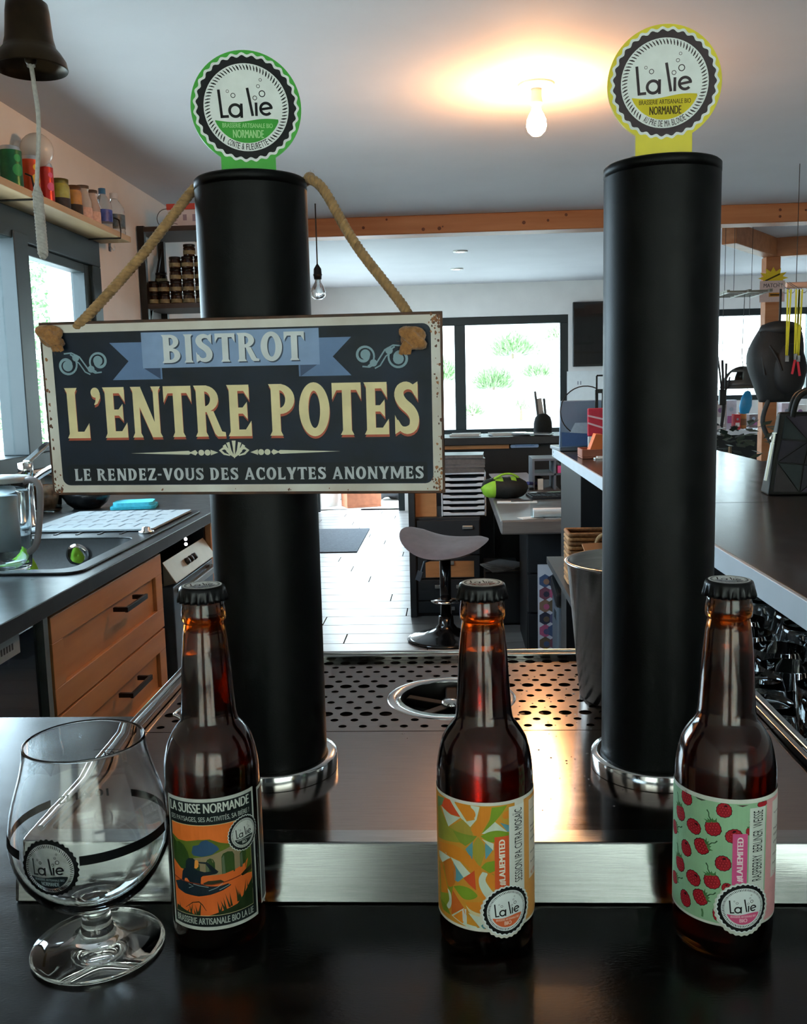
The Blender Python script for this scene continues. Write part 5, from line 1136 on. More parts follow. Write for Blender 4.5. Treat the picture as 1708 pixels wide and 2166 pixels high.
# ------------------------------------------------------------------ black rack with stacked jars
RY = 4.95; r0 = ay(289, 478, RY); r1 = ay(316, 676, RY); rx0 = r0.x; rtop = r0.z; rsh = ay(380, 641, RY).z
rk = thing('metal_rack', 'black metal rack holding stacked preserve jars behind the left column', 'rack', (0, 0, FL)); rkm = M('black_iron', '#1c1a19', .5, .3, noise=(30,.15)); rx1 = rx0+.72; ry1 = RY+.34
for x in (rx0, rx1):
    for y in (RY, ry1): B().box(x, x+.035, y, y+.035, 0, rtop-FL).obj('upright', rkm, rk)
for z, nm in ((rtop-FL-.03, 'top_board'), (rsh-FL-.025, 'shelf_board'), (.62, 'shelf_board'), (.12, 'shelf_board')): B().box(rx0, rx1+.035, RY+.002, ry1+.033, z, z+.025).obj(nm, M('dark_shelf_wood','#35251d',.6,noise=(6,.25),stretch=(1,8,8)), rk)
for x in (rx0+.0175, rx1+.0175): B().bar((x, RY+.02, rsh-FL-.18), (x, ry1+.02, rtop-FL-.05), .012).obj('brace', rkm, rk)
jm = M('dark_preserve','#2c1c12',.12,noise=(20,.3),coat=.7); jl = M('jar_lid_black','#14110f',.3,.4); jp = M('kraft_label','#7c7358',.8,noise=(40,.3)); jh = .0616
j0 = thing('preserve_jar', 'small dark preserve jar with a kraft label in the stacks on the black rack', 'jar', (0,0,0), 0, 'jars stacked on the black rack')
B().lathe([(.0,0),(.038,0),(.041,.006),(.041,.066),(.036,.074),(.036,.078),(.0,.078)], 20).obj('jar_body', jm, j0); B().lathe([(.039,.076),(.040,.080),(.040,.096),(.038,.0975),(.0,.0975)], 20).obj('lid', jl, j0); B().lathe([(.0414,.014),(.0414,.046)], 20, caps=False).obj('paper_label', jp, j0)
j0.scale = (.78, .78, .628); first = True; pxx = [(326,2), (349,2), (375,4), (401,4), (428,4)]
Ord = ['first', 'second', 'third', 'fourth', 'fifth', 'sixth', 'seventh', 'eighth', 'ninth', 'tenth']
for si, (px, k) in enumerate(pxx):
    for i in range(k):
        p = ay(px, 640, RY+.10); loc = (p.x, RY+.10, rsh+.0005+i*jh)
        lb = 'dark preserve jar, %s from the bottom, %s stack from the rack\'s left post' % (Ord[i], Ord[si])
        if first: j0.location = loc; j0['label'] = lb; first = False
        else: dup(j0, loc, None, lb)
p = ay(340, 600, RY+.22); [dup(j0, (p.x, RY+.24, rsh+.0005+i*jh), None, '%s dark jar of the rear stack behind the low stacks on the rack' % ['lowest', 'middle', 'topmost'][i]) for i in range(3)]
p = ay(418, 600, RY+.1)
dup(j0, (p.x-.035, RY+.10, rsh+.0005+4*jh), None, 'single dark jar crowning the tall stacks on the rack')
o = thing('carton_box', 'white carton with a red lid on top of the black rack', 'box', (ay(440, 470, RY+.1).x, RY+.14, rtop+.0005)); b = B(); b.box(-.20,.16,-.08,.10,0,.085); b.obj('carton', M('white_carton','#c9bdc2',.7,noise=(12,.06)), o, bevel=.002); B().box(-.204,.164,-.084,.104,.085,.115).obj('carton_lid', M('red_lid','#c0483c',.6,noise=(12,.1)), o, bevel=.002)
A = Art(); A.rect(-.12,.03,-.10,.06,'#8f7f90',1); A.rect(-.07,.025,-.045,.06,'#8f7f90',1); A.line([(-.19,.03),(-.17,.04),(-.15,.032)], .004,'#7a6a74',1); A.line([(-.17,.018),(-.15,.012)], .004,'#7a6a74',1); A.build('carton_print', o, lambda u,v,w: (u,-.0802-w,v), ink)
q = ay(350, 462, RY+.1); o = thing('wire_hoop', 'thin grey wire hoop standing on the rack beside the carton', 'hoop', (q.x, RY+.12, rtop+.052)); B().tube([(.05*math.cos(t),0,.05*math.sin(t)) for t in [2*PI*i/28 for i in range(28)]], .0022, 6, closed=True).obj('hoop', M('hoop_wire','#6a6664',.4,.6), o)
# ------------------------------------------------------------------ office corner behind the bar
dkp = M('anthracite_board', '#23262a', .45, noise=(12, .12)); lam = wood('grey_oak_top', '#6a6562', '#4f4a48', .4, 4, (1.2, 8, 8)); ltw = M('tan_board', '#b07a4c', .55, noise=(8, .1), stretch=(1, 6, 6))
hs = M('small_pull', '#a3a7a8', .3, .8)
# low drawer unit behind the stool
LY = 5.42; lx0, lx1 = ay(868, 1200, LY).x, ay(1018, 1200, LY).x; lzt = ay(950, 1095, LY).z
lo = thing('drawer_unit', 'anthracite low drawer unit with small pulls behind the bar stool', 'drawer unit', (0, LY, FL))
lh = lzt-FL
B().box(lx0, lx1, .022, .55, .0, lh).obj('body', dkp, lo, bevel=.003)
zz = [lh-.012, lh-.22, lh-.36, lh-.49, .02]
for i in range(4):
    d = B().box(lx0+.045, lx1-.006, 0, .022, zz[i+1]+.004, zz[i]-.004).obj('drawer', dkp if i != 1 else M('drawer_face', '#24272b', .45, noise=(14,.12)), lo, bevel=.002)
    for hx in ((.5,) if i == 0 else (.42, .72) if i == 2 else (.55,)):
        hx = lx0+(lx1-lx0)*(hx if i != 0 else .82); B().box(hx-.03, hx+.03, -.016, 0, zz[i]-.055, zz[i]-.035).obj('pull', hs, d, bevel=.003)
A = Art(); A.rect(lx0+.09, zz[1]-.13, lx1-.04, zz[1]-.035, '#a8683e', 1); A.build('tan_strip', lo, lambda u,v,w: (u, -.0006-w, v), lambda c: ltw)
B().box(lx0-.002, lx0+.035, -.012, .56, 0, ay(870, 1046, LY).z-FL+.25).obj('side_panel', dkp, lo, bevel=.003)
o = thing('tan_box', 'plain tan cardboard box standing left of the white drawer organiser', 'box', (ay(902, 1094, LY+.05).x, LY+.12, lzt+.0005)); bw = ay(926,1070,LY+.05).x-ay(881,1070,LY+.05).x
B().box(-bw/2, bw/2, -.07, .10, 0, .16).box(-bw/2-.002, bw/2+.002, -.072, .102, .16, .19).obj('carton', ltw, o, bevel=.002)
# white organiser
ox0, ox1 = ay(934, 1060, LY+.04).x, ay(1029, 1060, LY+.04).x; ozt = ay(980, 1000, LY+.04).z
og = thing('drawer_organiser', 'white plastic desk organiser with six shallow drawers', 'organiser', ((ox0+ox1)/2, LY+.04, lzt+.0005)); ow = ox1-ox0; oh = ozt-lzt
gw = M('white_plastic', '#c3c9cf', .45, noise=(10,.04)); b = B(); b.box(-ow/2, -ow/2+.008, 0, .32, 0, oh); b.box(ow/2-.008, ow/2, 0, .32, 0, oh); b.box(-ow/2+.008, ow/2-.008, 0, .32, oh-.01, oh); b.box(-ow/2+.008, ow/2-.008, .02, .32, 0, .008); b.box(-ow/2+.008, ow/2-.008, .31, .32, .008, oh-.01); b.obj('housing', gw, og, bevel=.002)
nd = 7; dh = (oh-.02)/nd
for i in range(nd):
    z = .008+i*dh; d = B(); w_ = ow/2-.010
    pts = [(-w_, 0), (w_, 0), (w_, dh*.62)] + [(w_*.72, dh*.60), (w_*.60, dh*.44), (-w_*.60, dh*.44), (-w_*.72, dh*.60)] + [(-w_, dh*.62)]
    d.prism(pts, -.012, .0); d.xf(Matrix.Translation((0, -.012, z)) @ Matrix.Rotation(PI/2, 4, 'X')); d.box(-w_, w_, .0, .29, z, z+.004)
    d.obj('tray_drawer', gw, og, bevel=.001)
random.seed(17); zc_ = ozt+.0005
for i, (c, h_) in enumerate((('#5a5560','.030'), ('#8c8078','.016'), ('#3a3c48','.034'), ('#2c2a30','.02'))):
    h_ = float(h_); w_ = ow*random.uniform(.8,.98); rz = random.uniform(-.08,.08)
    o = thing('magazine_stack' if i < 2 else 'dark_folder', ['slim stack of brochures lying directly on the white organiser', 'pale brochure above the lowest stack on the organiser', 'dark folder resting on the brochures', 'thin black notebook topping the pile on the organiser'][i], 'brochure' if i < 2 else 'folder', ((ox0+ox1)/2, LY+.17, zc_), rz)
    B().box(-w_/2, w_/2, -.13, .13, .0015, h_-.0015).obj('pages', M('pages', '#5f5a58', .8, noise=(40,.2)), o); b = B(); b.box(-w_/2-.002, w_/2+.002, -.132, .132, 0, .0015); b.box(-w_/2-.002, w_/2+.002, -.132, .132, h_-.0015, h_); b.box(-w_/2-.002, -w_/2, -.132, .132, .0015, h_-.0015); b.obj('cover', M('cover_'+c.strip('#'), c, .4, noise=(14,.5)), o); zc_ += h_+.0004
# reception counter
RYC = 6.3; rz_ = ay(1080, 924, RYC).z; ra, rb = ay(880, 930, RYC).x, ay(1215, 930, RYC).x
rc = thing('reception_counter', 'dark reception counter with a tan strip below its top', 'counter', (0, RYC, FL))
B().box(ra, rb, 0, .50, rz_-FL-.05, rz_-FL).obj('top', dkp, rc, bevel=.003); B().box(ra+.02, rb-.02, .06, .10, 0, rz_-FL-.05).obj('front_panel', M('counter_front','#131518',.5,noise=(8,.15)), rc)
sz0 = ay(1000, 951, RYC).z-FL; B().box(ra+.01, ay(1078,940,RYC).x, .03, .06, sz0, rz_-FL-.052).obj('tan_strip', ltw, rc, bevel=.002)
xa, xb = ay(1081,940,RYC).x, ay(1141,940,RYC).x; A = Art(); A.poly(rrect(xa, sz0+.004, xb, rz_-FL-.054, .008, 3), '#8fa9c9', 1)
for i in range(3): A.rect(xa+.03, sz0+.014+i*.012, xb-.03-.02*i, sz0+.018+i*.012, '#5f7fae', 2)
A.build('blue_card', rc, lambda u,v,w: (u, .028-w, v), ink)
for i, (px, w_, d_, lb) in enumerate(((985, .20, .16, 'stack of white paper on the reception counter under the window'), (1075, .26, .14, 'loose white sheets in the middle of the reception counter'))):
    p = ay(px, 922, RYC+.2); o = thing('paper_stack', lb, 'paper', (p.x, RYC+.22, rz_+.0005), .1*i)
    for k in range(3): B().obox((random.uniform(-.01,.01), random.uniform(-.01,.01), .003+k*.006), (w_, d_, .005), (0,0,random.uniform(-.1,.1))).obj('sheet', M('paper','#d9dad8',.8,noise=(20,.03)), o)
o = thing('tablet', 'thin tablet lying tilted at the counter edge', 'tablet', (ay(1130,928,RYC).x, RYC+.10, rz_+.001), -.25); B().obox((0,0,.012),(.26,.16,.010),(0,.03,0)).obj('tablet_body', M('tablet_grey','#8f9394',.3,.5), o, bevel=.003); B().obox((0,0,.0175),(.24,.14,.001),(0,.03,0)).obj('screen', M('tablet_screen','#a9b2b4',.1), o)
p = ay(1150, 918, RYC+.25); o = thing('black_cap', 'black cap hung over a stand on the reception counter', 'cap', (p.x, RYC+.28, rz_+.0005)); k_ = RYC/2000
b = B(); b.lathe([(.062,0),(.064,.03),(.062,.08),(.052,.115),(.03,.135),(.0001,.14)], 24, caps=False); b.obj('crown', M('black_felt','#111312',.85,noise=(60,.2)), o); B().prism([(.06*math.cos(t), .06*math.sin(t)-.0) for t in [PI+PI*i/12 for i in range(13)]]+[(.05,-.09),(0,-.12),(-.05,-.09)][:0], 0,.004).obj('peak', M('black_felt','#111312',.85), o); B().lathe([(.0,.0),(.05,0),(.05,.01),(.01,.014),(.008,.13),(.0,.13)], 16).obj('stand', dkp, o)
for k, (px0, py0, px1, py1, c) in enumerate(((1132,828,1143,915,'#4a4d4e'), (1140,843,1152,890,'#a39c94'), (1151,843,1158,905,'#3a3d3e'))):
    p0 = ay(px0, py0, RYC+.40); p1 = ay(px1, py1, RYC+.40); o = thing('display_board', ['thin dark board leaning in the window behind the cap','pale board between two dark ones in the window','dark board edge right of the pale board'][k], 'board', (p1.x, RYC+.40, rz_+.0005)); hh = p0.z-rz_; dx = p0.x-p1.x
    B().bar((0,0,0),(dx,0,hh),.034 if k==1 else .014,.05).obj('board_body', M('board_'+str(k), c, .5, noise=(10,.1)), o)
# desk
DZ = -.25; dp = az(1060, 1101, DZ); dx0 = dp.x; dy0 = dp.y; dyE = 5.9; dxE = .62
dk = thing('office_desk', 'grey oak desk with a thick top behind the bar end', 'desk', (0, 0, FL)); dz = DZ-FL
B().box(dx0, dxE, dy0, dyE, dz-.065, dz).obj('desktop', lam, dk, bevel=.008); B().box(dxE-.03, dxE, dy0+.05, dyE, 0, dz-.066).obj('side_panel', dkp, dk); B().box(dx0+.05, dxE-.03, dyE-.03, dyE, .2, dz-.066).obj('modesty_panel', dkp, dk)
p = az(1068, 1054, DZ); bg_ = thing('sports_bag', 'black sports bag with neon green ends on the desk', 'bag', (p.x+.0, p.y, DZ+.0005), .12)
b = B(); n = 18; L = .125
for j in range(n+1):
    t = -1+2*j/n; s = (1-abs(t)**3.2)**.5 if abs(t) < 1 else 0.02; s = max(s, .05)
    for i in range(16): a = 2*PI*i/16; b.v.append(Vector((t*L, math.cos(a)*.07*s*(1+.04*math.sin(5*t)), max(0, .056+math.sin(a)*.058*s+.003*math.sin(9*t+i)))))
for j in range(n):
    for i in range(16): b.f.append([j*16+i, j*16+(i+1)%16, (j+1)*16+(i+1)%16, (j+1)*16+i]); b.m.append(1 if (j<5 and i in (6,7,8,9,10,11)) or (j in(5,6,7,11,12) and i in (4,5)) else 0); b.sm.append(True)
neon = M('neon_green','#8cbf34',.6,noise=(40,.1)); b.obj('bag_body', [M('black_nylon','#141817',.7,noise=(60,.25),bump=(200,.3)), neon], bg_); B().tube(bez([(-.06,-.03,.105),(-.02,-.04,.128),(.03,-.035,.13),(.07,-.02,.11)],5), .006, 7).obj('strap', neon, bg_)
kbx = az(1155,1052,DZ); o = thing('keyboard', 'black computer keyboard near the back of the desk', 'keyboard', (kbx.x, kbx.y, DZ+.0005), .1); B().box(-.09,.13,-.09,.09,0,.014).obj('case', dkp, o, bevel=.003)
for r_ in range(4):
    for c_ in range(8): B().box(-.082+c_*.026,-.060+c_*.026,-.08+r_*.04,-.046+r_*.04,.014,.018).obj('key', M('key_black','#1b1c1e',.5), o)
p = az(1090,1064,DZ); o = thing('notepad', 'white open notepad lying along the desk front', 'notepad', (p.x, p.y, DZ+.0005), -.05); B().box(-.09,.11,-.025,.025,0,.008).obj('pages', M('paper','#d9dad8',.8), o, bevel=.002); B().tube([(-.02,-.02,.013),(.09,0,.013)], .004, 6).obj('pen', M('pen_steel','#55585c',.3,.6), o)
p = az(1160,1098,DZ); o = thing('card_holder', 'clear acrylic card holder with white cards at the desk front', 'card holder', (p.x, p.y+.04, DZ+.0005)); B().box(-.07,.075,-.02,.05,0,.004).box(-.07,.075,.046,.05,.004,.11).box(-.07,.075,-.02,-.017,.004,.035).obj('holder', clp, o); B().box(-.06,.065,-.01,.035,.005,.04).obj('cards', M('paper','#d9dad8',.8), o); 
p = az(1122,1096,DZ); o = thing('loose_card', 'white card lying flat beside the acrylic holder', 'card', (p.x, p.y, DZ+.0005), .4); B().box(-.05,.05,-.03,.03,0,.002).obj('card', M('paper','#d9dad8',.8), o); B().box(-.04,.02,-.01,-.004,.002,.0025).obj('printed_line', ink('#7a7f84'), o)
p = az(1100,1030,DZ); o = thing('ring_binder', 'white folder lying open behind the sports bag', 'folder', (p.x-.02, p.y+.28, DZ+.0005), .15); B().obox((0,0,.02),(.24,.30,.008),(.12,0,0)).obj('cover', M('pale_cover','#b9bcc4',.6,noise=(10,.05)), o); B().obox((.0,0,.008),(.23,.29,.012)).obj('pages', M('paper','#d9dad8',.8), o)
p = az(1130,1036,DZ); o = thing('stapler', 'dark blue stapler on the desk beside the folder', 'stapler', (p.x, p.y, DZ+.0005), .9); B().obox((0,0,.010),(.13,.03,.012)).obj('base', dkp, o, bevel=.003); B().obox((0,0,.035),(.13,.026,.020),(0,.12,0)).obj('arm', M('navy_plastic','#2a2f6a',.4), o, bevel=.006)
# pigeonhole shelf at the desk back
cb = thing('shelf_organiser', 'grey shelf organiser with pink and black folders on the desk', 'organiser', (ay(1165, 1000, 5.3).x, 5.3, DZ+.0005)); cm = M('organiser_grey','#5c5f66',.5,noise=(10,.1)); hC = ay(1150,975,5.3).z-DZ
for x in (-.10, .02, .16): B().box(x, x+.012, 0, .26, 0, hC).obj('divider', cm, cb)
B().box(-.10,.172,0,.26,hC,hC+.012).obj('top', cm, cb); B().box(-.088,.16,0,.26,hC*.5,hC*.5+.01).obj('shelf', cm, cb)
for i, (c, x) in enumerate((('#c8487f', .04), ('#1c1d22', .085), ('#2c4a6a', .12), ('#b9b4a8', -.07))): B().box(x, x+.03, .01, .24, .001 if i%2 else hC*.5+.011, (hC*.5-.02) if i%2 else hC-.03).obj('folder', M('folder_%d'%i, c, .5, noise=(20,.1)), cb)
# pedestal, poster, appliance under the desk
py_ = 4.80; a = ay(1022,1200,5.1).x
o = thing('computer_tower', 'black computer tower standing under the desk', 'computer', (ay(1065,1290,5.2).x, 5.2, FL)); B().box(-.10,.10,0,.42,.01,.31).obj('case', M('black_case','#111214',.4,noise=(20,.1)), o, bevel=.006); B().box(-.095,.095,-.008,0,.02,.30).obj('front_panel', M('case_front','#1a1b1e',.3), o)
o = thing('paper_heap', 'pale papers heaped on top of the computer tower', 'papers', (ay(1065,1210,5.2).x, 5.3, FL+.3105), .3)  # loose sheets of paper lying on the tower
for k in range(3): B().obox((-.01+.02*k,0,.004+.008*k),(.17,.22,.006),(.02,0,.3*k)).obj('sheet', M('grey_paper','#8f9193',.8,noise=(20,.1)), o)
pc = thing('desk_pedestal', 'black drawer pedestal under the right side of the desk', 'drawer unit', (0, 0, FL)); q0, q1_ = ay(1116,1300,4.6).x, .56
B().box(q0, q1_, 4.62, 5.1, .0, .62).obj('body', M('black_board','#17181a',.5,noise=(12,.15)), pc, bevel=.003)
for i in range(3): B().box(q0+.005, q1_-.005, 4.60, 4.62, .02+i*.2, .21+i*.2).obj('drawer', M('black_front','#1c1d20',.45,noise=(12,.12)), pc, bevel=.002)
pw_, ph_ = ay(1196,1300,4.5).x-ay(1139,1300,4.5).x, ay(1160,1175,4.5).z-ay(1160,1370,4.5).z
po = thing('photo_board', 'white board with round photos leaning against the pedestal', 'poster', (ay(1139,1370,4.52).x, 4.52, FL)); B().box(0, pw_+.10, 0, .008, 0, ph_+.02).obj('board', M('board_white','#c3c2cc',.6,noise=(10,.05)), po)
A = Art(); cs = ['#4a5a7a','#7a4a5a','#8a6a5a','#3a3a4a','#b05a7a','#6a5a4a','#5a5a7a']
for i in range(7): 
    for j in range(2):
        cx, cy = .035+.05*j*(1 if i%2 else .8), ph_-.06-i*.062
        A.poly([(cx+.032*math.cos(t), cy+.034*math.sin(t)) for t in [PI/6+PI/3*k for k in range(6)]], cs[(i+3*j)%7], 1+.1*j); A.poly(circ(cx+.006, cy-.004, .015, 8), cs[(i+2+j)%7], 2)
for i in range(4): A.rect(.085+.022*i, ph_-.055, .099+.022*i, ph_-.015, '#b0405a', 1.5)
A.build('photo_print', po, lambda u,v,w: (u, -.0003-w, v), ink)
bn = thing('paper_shredder', 'grey upright shredder bin with a black lid before the photo board', 'shredder', (ay(1188,1370,4.3).x+.045, 4.3, FL)); b = B(); b.box(-.075,.075,-.11,.11,.0,.36); b.obj('bin', M('bin_grey','#525c66',.4,noise=(10,.08)), bn, bevel=.012, seg=3); B().obox((0,-.01,.395),(.165,.24,.07),(.18,0,0)).obj('head', M('bin_black','#17191b',.35), bn, bevel=.012)
B().obox((0,-.09,.425),(.05,.05,.006),(.18,0,0)).obj('display', M('lcd','#7f8a8c',.2), bn)
for i in range(3): B().box(-.0765,-.075,-.06+i*.03,-.052+i*.03,.27,.31).obj('vent_slot', M('slot','#15171a',.6), bn)
# bar stool
sp = az(945, 1352, FL); stl = thing('bar_stool', 'grey upholstered swivel bar stool with black pedestal', 'stool', (sp.x, sp.y, FL), -.35)
blk = M('black_enamel','#101113',.18,.3,noise=(20,.1),coat=.6); sz_ = ay(950,1150,sp.y).z-FL-.03
B().lathe([(.0,0),(.205,0),(.21,.006),(.19,.016),(.12,.035),(.06,.06),(.042,.085),(.038,.13),(.0,.13)], 44).obj('base', blk, stl); B().lathe([(.0,.10),(.030,.10),(.030,sz_-.01),(.0,sz_-.01)], 24).obj('column', blk, stl)
B().lathe([(.031,.20),(.075,.205),(.08,.212),(.031,.222)], 28, caps=False).obj('foot_ring', chrome, stl)
n = 16; b = B(); top = []; 
def seat(u, v):
    e = max(abs(u), abs(v)); rr = (abs(u)**3+abs(v)**3)**(1/3)
    return Vector((u*.235*(1-.06*v*v), v*.19*(1-.10*u*u), sz_+.02+.085*max(0, u*-1)**2.2+.03*max(0,u)**2-.012*(1-u*u)*(1-v*v)-.012*v*v))
for lay in (0, 1):
    for j in range(n+1):
        for i in range(n+1):
            u, v = -1+2*i/n, -1+2*j/n; k = max(abs(u), abs(v)); r_ = math.hypot(u, v) or 1
            f_ = 1-.22*(min(abs(u), abs(v)))**2; p = seat(u*f_, v*f_); p.z += .028*(1-k**4) if lay else -.022*(1-k**6)
            p.z -= sz_; b.v.append(p)
N1 = (n+1)**2
for j in range(n):
    for i in range(n):
        q = [j*(n+1)+i, j*(n+1)+i+1, (j+1)*(n+1)+i+1, (j+1)*(n+1)+i]; b.f += [[x+N1 for x in q], q[::-1]]; b.m += [0,0]; b.sm += [True,True]
b.obj('seat', M('grey_velvet','#655d61',.85,noise=(25,.12),bump=(300,.25),sheen=.3), stl, (0, 0, sz_), (math.radians(9), 0, 0)); B().tube([(-.0,-.03,sz_-.03),(-.07,-.12,sz_-.05),(-.085,-.14,sz_-.11)], .006, 8).obox((-.09,-.145,sz_-.12),(.03,.012,.05),(0,.3,0)).obj('lift_lever', M('lever_grey','#3f474f',.35), stl)
# television on the back wall
t0, t1 = ay(1211, 640, BY), ay(1211, 776, BY); tv = thing('television', 'black flat television on the back wall beside the window', 'television', (t0.x, BY, t1.z)); th_ = t0.z-t1.z
B().box(0, th_*1.72, -.07, -.02, 0, th_).obj('case', M('tv_case','#141516',.35), tv, bevel=.006); B().box(.012, th_*1.72-.012, -.0715, -.07, .02, th_-.012).obj('screen', M('tv_screen','#0d0e0f',.12,coat=.5), tv); B().box(.2,.6,-.02,0,.2,.45).obj('wall_mount', dkp, tv)
o = thing('wall_notice', 'white printed notice on the wall under the television', 'notice', (ay(1232,870,BY).x, BY-.001, ay(1232,880,BY).z)); hn = ay(1232,785,BY).z-ay(1232,880,BY).z; B().box(-.16,.22,-.004,0,0,hn).obj('sheet', M('paper','#d9dad8',.8), o); A = Art(); A.rect(-.05,hn*.70,-.04,hn*.78,'#7f7f84',1); A.rect(-.02,hn*.70,-.01,hn*.78,'#7f7f84',1); A.build('printed_mark', o, lambda u,v,w:(u,-.0042-w,v), ink)
# ------------------------------------------------------------------ raised bar at the right
RZ, RX0, RX1, RYE = .10, .388, .925, 3.62
rb = thing('raised_bar', 'raised brown bar top with a white edge running along the right', 'bar', (0, 0, FL)); brt = M('brown_laminate', '#332c28', .19, noise=(7, .12), stretch=(3,1,1), rnoise=(10,.05)); wed = M('white_edge', '#b4bac0', .5, noise=(12,.04))
zt = RZ-FL; sy = az(1550, 1063, RZ).y
B().box(RX0+.006, RX1, -.6, sy-.0015, zt-.028, zt).obj('top_board', brt, rb, bevel=.001); B().box(RX0+.006, RX1, sy+.0015, RYE-.006, zt-.028, zt).obj('top_board', brt, rb, bevel=.001)
B().box(RX0, RX0+.006, -.6, RYE, zt-.032, zt+.0005).obj('edge_band', wed, rb, bevel=.001); B().box(RX0+.006, RX1, RYE-.006, RYE, zt-.032, zt+.0005).obj('edge_band', wed, rb, bevel=.001)
bpn = M('bar_panel', '#131213', .5, noise=(10,.15)); B().box(RX1-.10, RX1-.07, -.6, RYE-.05, 0, zt-.029).obj('customer_panel', bpn, rb)
B().box(RX0+.03, RX1-.10, 3.05, RYE-.03, 0, zt-.029).obj('end_panel', bpn, rb, bevel=.002); GZ = -.215
B().box(RX0-.08, RX1-.10, 1.11, 3.05, GZ-FL-.02, GZ-FL).obj('under_shelf', bpn, rb); B().box(RX0-.02, RX1-.10, 1.11, 1.13, 0, GZ-FL-.02).obj('support', bpn, rb); B().box(RX0-.02, RX1-.10, 3.02, 3.05, 0, GZ-FL-.02).obj('support', bpn, rb)
A = Art(); A.poly(circ(0,0,.010,12), '#3a3c40', 1); A.rect(-.006,-.03,.006,-.02,'#3a3c40',1); A.build('edge_mark', rb, lambda u,v,w: (RX0-.0004-w, RYE-.05+u, zt-.012+v*.6), ink)
# glasses on the shelf under the bar
g0 = thing('stemmed_glass', 'clear stemmed glass among the rows stored under the raised bar', 'glass', (0,0,0), 0, 'glasses stored under the raised bar')
B().lathe([(.0,0),(.032,0),(.033,.002),(.012,.006),(.006,.012),(.0055,.04),(.010,.05),(.026,.064),(.036,.085),(.038,.105),(.033,.135),(.030,.148),(.0288,.148),(.0318,.134),(.0365,.105),(.0345,.086),(.025,.066),(.008,.053),(.0,.052)], 20, caps=False).obj('glass_body', clear, g0)
g1 = thing('beer_mug', 'clear heavy beer mug among the glasses under the raised bar', 'mug', (0,0,0), 0, 'mugs stored under the raised bar')
B().lathe([(.0,0),(.036,0),(.039,.006),(.037,.05),(.041,.135),(.0385,.135),(.0345,.05),(.034,.018),(.0,.016)], 20, caps=False).obj('glass_body', clear, g1); B().tube(bez([(.036,0,.11),(.062,0,.112),(.068,0,.075),(.058,0,.035),(.036,0,.032)],5), .006, 8).obj('handle', clear, g1)
fg = fm1 = True; random.seed(23); k = 0
for j in range(10):
    for i in range(4):
        x = RX0+.015+i*.092+(.02 if j%2 else 0); y = 1.19+j*.098; loc = (x, y, GZ+.0005); k += 1
        if y > 2.05 and i > 1: continue
        lb = '%s from the near end, %s row from the bar edge' % (Ord[j], Ord[i])
        if k % 4 == 2:
            lb = 'beer mug under the bar, ' + lb; g1['label'] = lb if fm1 else g1['label']
            if fm1: g1.location = loc; g1.rotation_euler = (0,0,-.78); fm1 = False
            else: dup(g1, loc, -.78, lb)
        elif fg: g0.location = loc; fg = False; g0['label'] = 'stemmed glass under the bar, ' + lb
        else: dup(g0, loc, 0, 'stemmed glass under the bar, ' + lb)
wr = thing('glass_rail', 'black wire rail edging the glass shelf under the bar', 'wire rail', (0,0,GZ)); 
for z in (.035, .075): B().tube([(RX0-.035,1.135,z),(RX0-.035,2.25,z)], .003, 6).obj('rail_wire', hnd, wr)
for i in range(5): B().tube([(RX0-.035,1.14+i*.27,0.0005),(RX0-.035,1.14+i*.27,.078)], .003, 6).obj('rail_post', hnd, wr)
# wicker basket and things beside it
bsk = ay(1232, 1190, 2.78); wk = thing('wicker_basket', 'open wicker basket with rope handle under the end of the bar', 'basket', (.388, 2.64, GZ+.0005)); wkm = [M('wicker_%d'%i, c, .8, noise=(120,.3), bump=(300,.6)) for i, c in enumerate(('#a8784c','#8a5f3a'))]
bw, bd, bh = .125, .10, .15
b = B(); b.box(-bw/2,bw/2,-bd/2,bd/2,0,.006); b.obj('base', wkm[1], wk)
for r_ in range(12):
    pts = []
    for i in range(64):
        t = i/64*4; s = int(t); u = t-s; P = [(-1,-1),(1,-1),(1,1),(-1,1)]; a_, e_ = P[s], P[(s+1)%4]; w_ = .0022*math.sin((i+r_%2)*PI/1.0+ r_*PI); pts.append(((a_[0]+(e_[0]-a_[0])*u)*(bw/2+w_), (a_[1]+(e_[1]-a_[1])*u)*(bd/2+w_), .008+r_*.0122))
    B().tube(pts, .0062, 6, closed=True).obj('woven_row', wkm[r_%2], wk)
B().tube(bez([(.01,-bd/2-.006,.11),(.012,-bd/2-.024,.135),(.03,-bd/2-.028,.145),(.045,-bd/2-.022,.12),(.048,-bd/2-.006,.10)],6), .007, 8).obj('rope_handle', jute, wk)
o = thing('card_box', 'small tan cardboard box in front of the wicker basket', 'box', (.415, 2.49, GZ+.0005), .25); b = B(); b.box(-.05,.05,-.03,.03,0,.003); b.box(-.05,.05,-.03,-.027,.003,.095); b.box(-.05,.05,.027,.03,.003,.095); b.box(-.05,-.047,-.027,.027,.003,.095); b.box(.047,.05,-.027,.027,.003,.095); b.obox((.0,.045,.112),(.10,.003,.045),(-.9,0,0)); b.obj('carton', M('kraft_card','#c08a62',.7,noise=(12,.08)), o)
o = thing('blue_cloth', 'blue cloth bundle on the shelf beside the wicker basket', 'cloth', (.54, 2.68, GZ+.0005)); b = B(); b.sphere((0,0,.12), 1, 20, 14, sz=(.06,.06,.12))
for i, p in enumerate(b.v): b.v[i] = Vector((p.x*(1+.12*math.sin(p.z*60)), p.y*(1+.12*math.sin(p.z*45+p.x*30)), max(0, p.z)))
b.obj('bundle', M('blue_fabric','#2f6a9a',.85,noise=(40,.25),bump=(200,.4)), o)
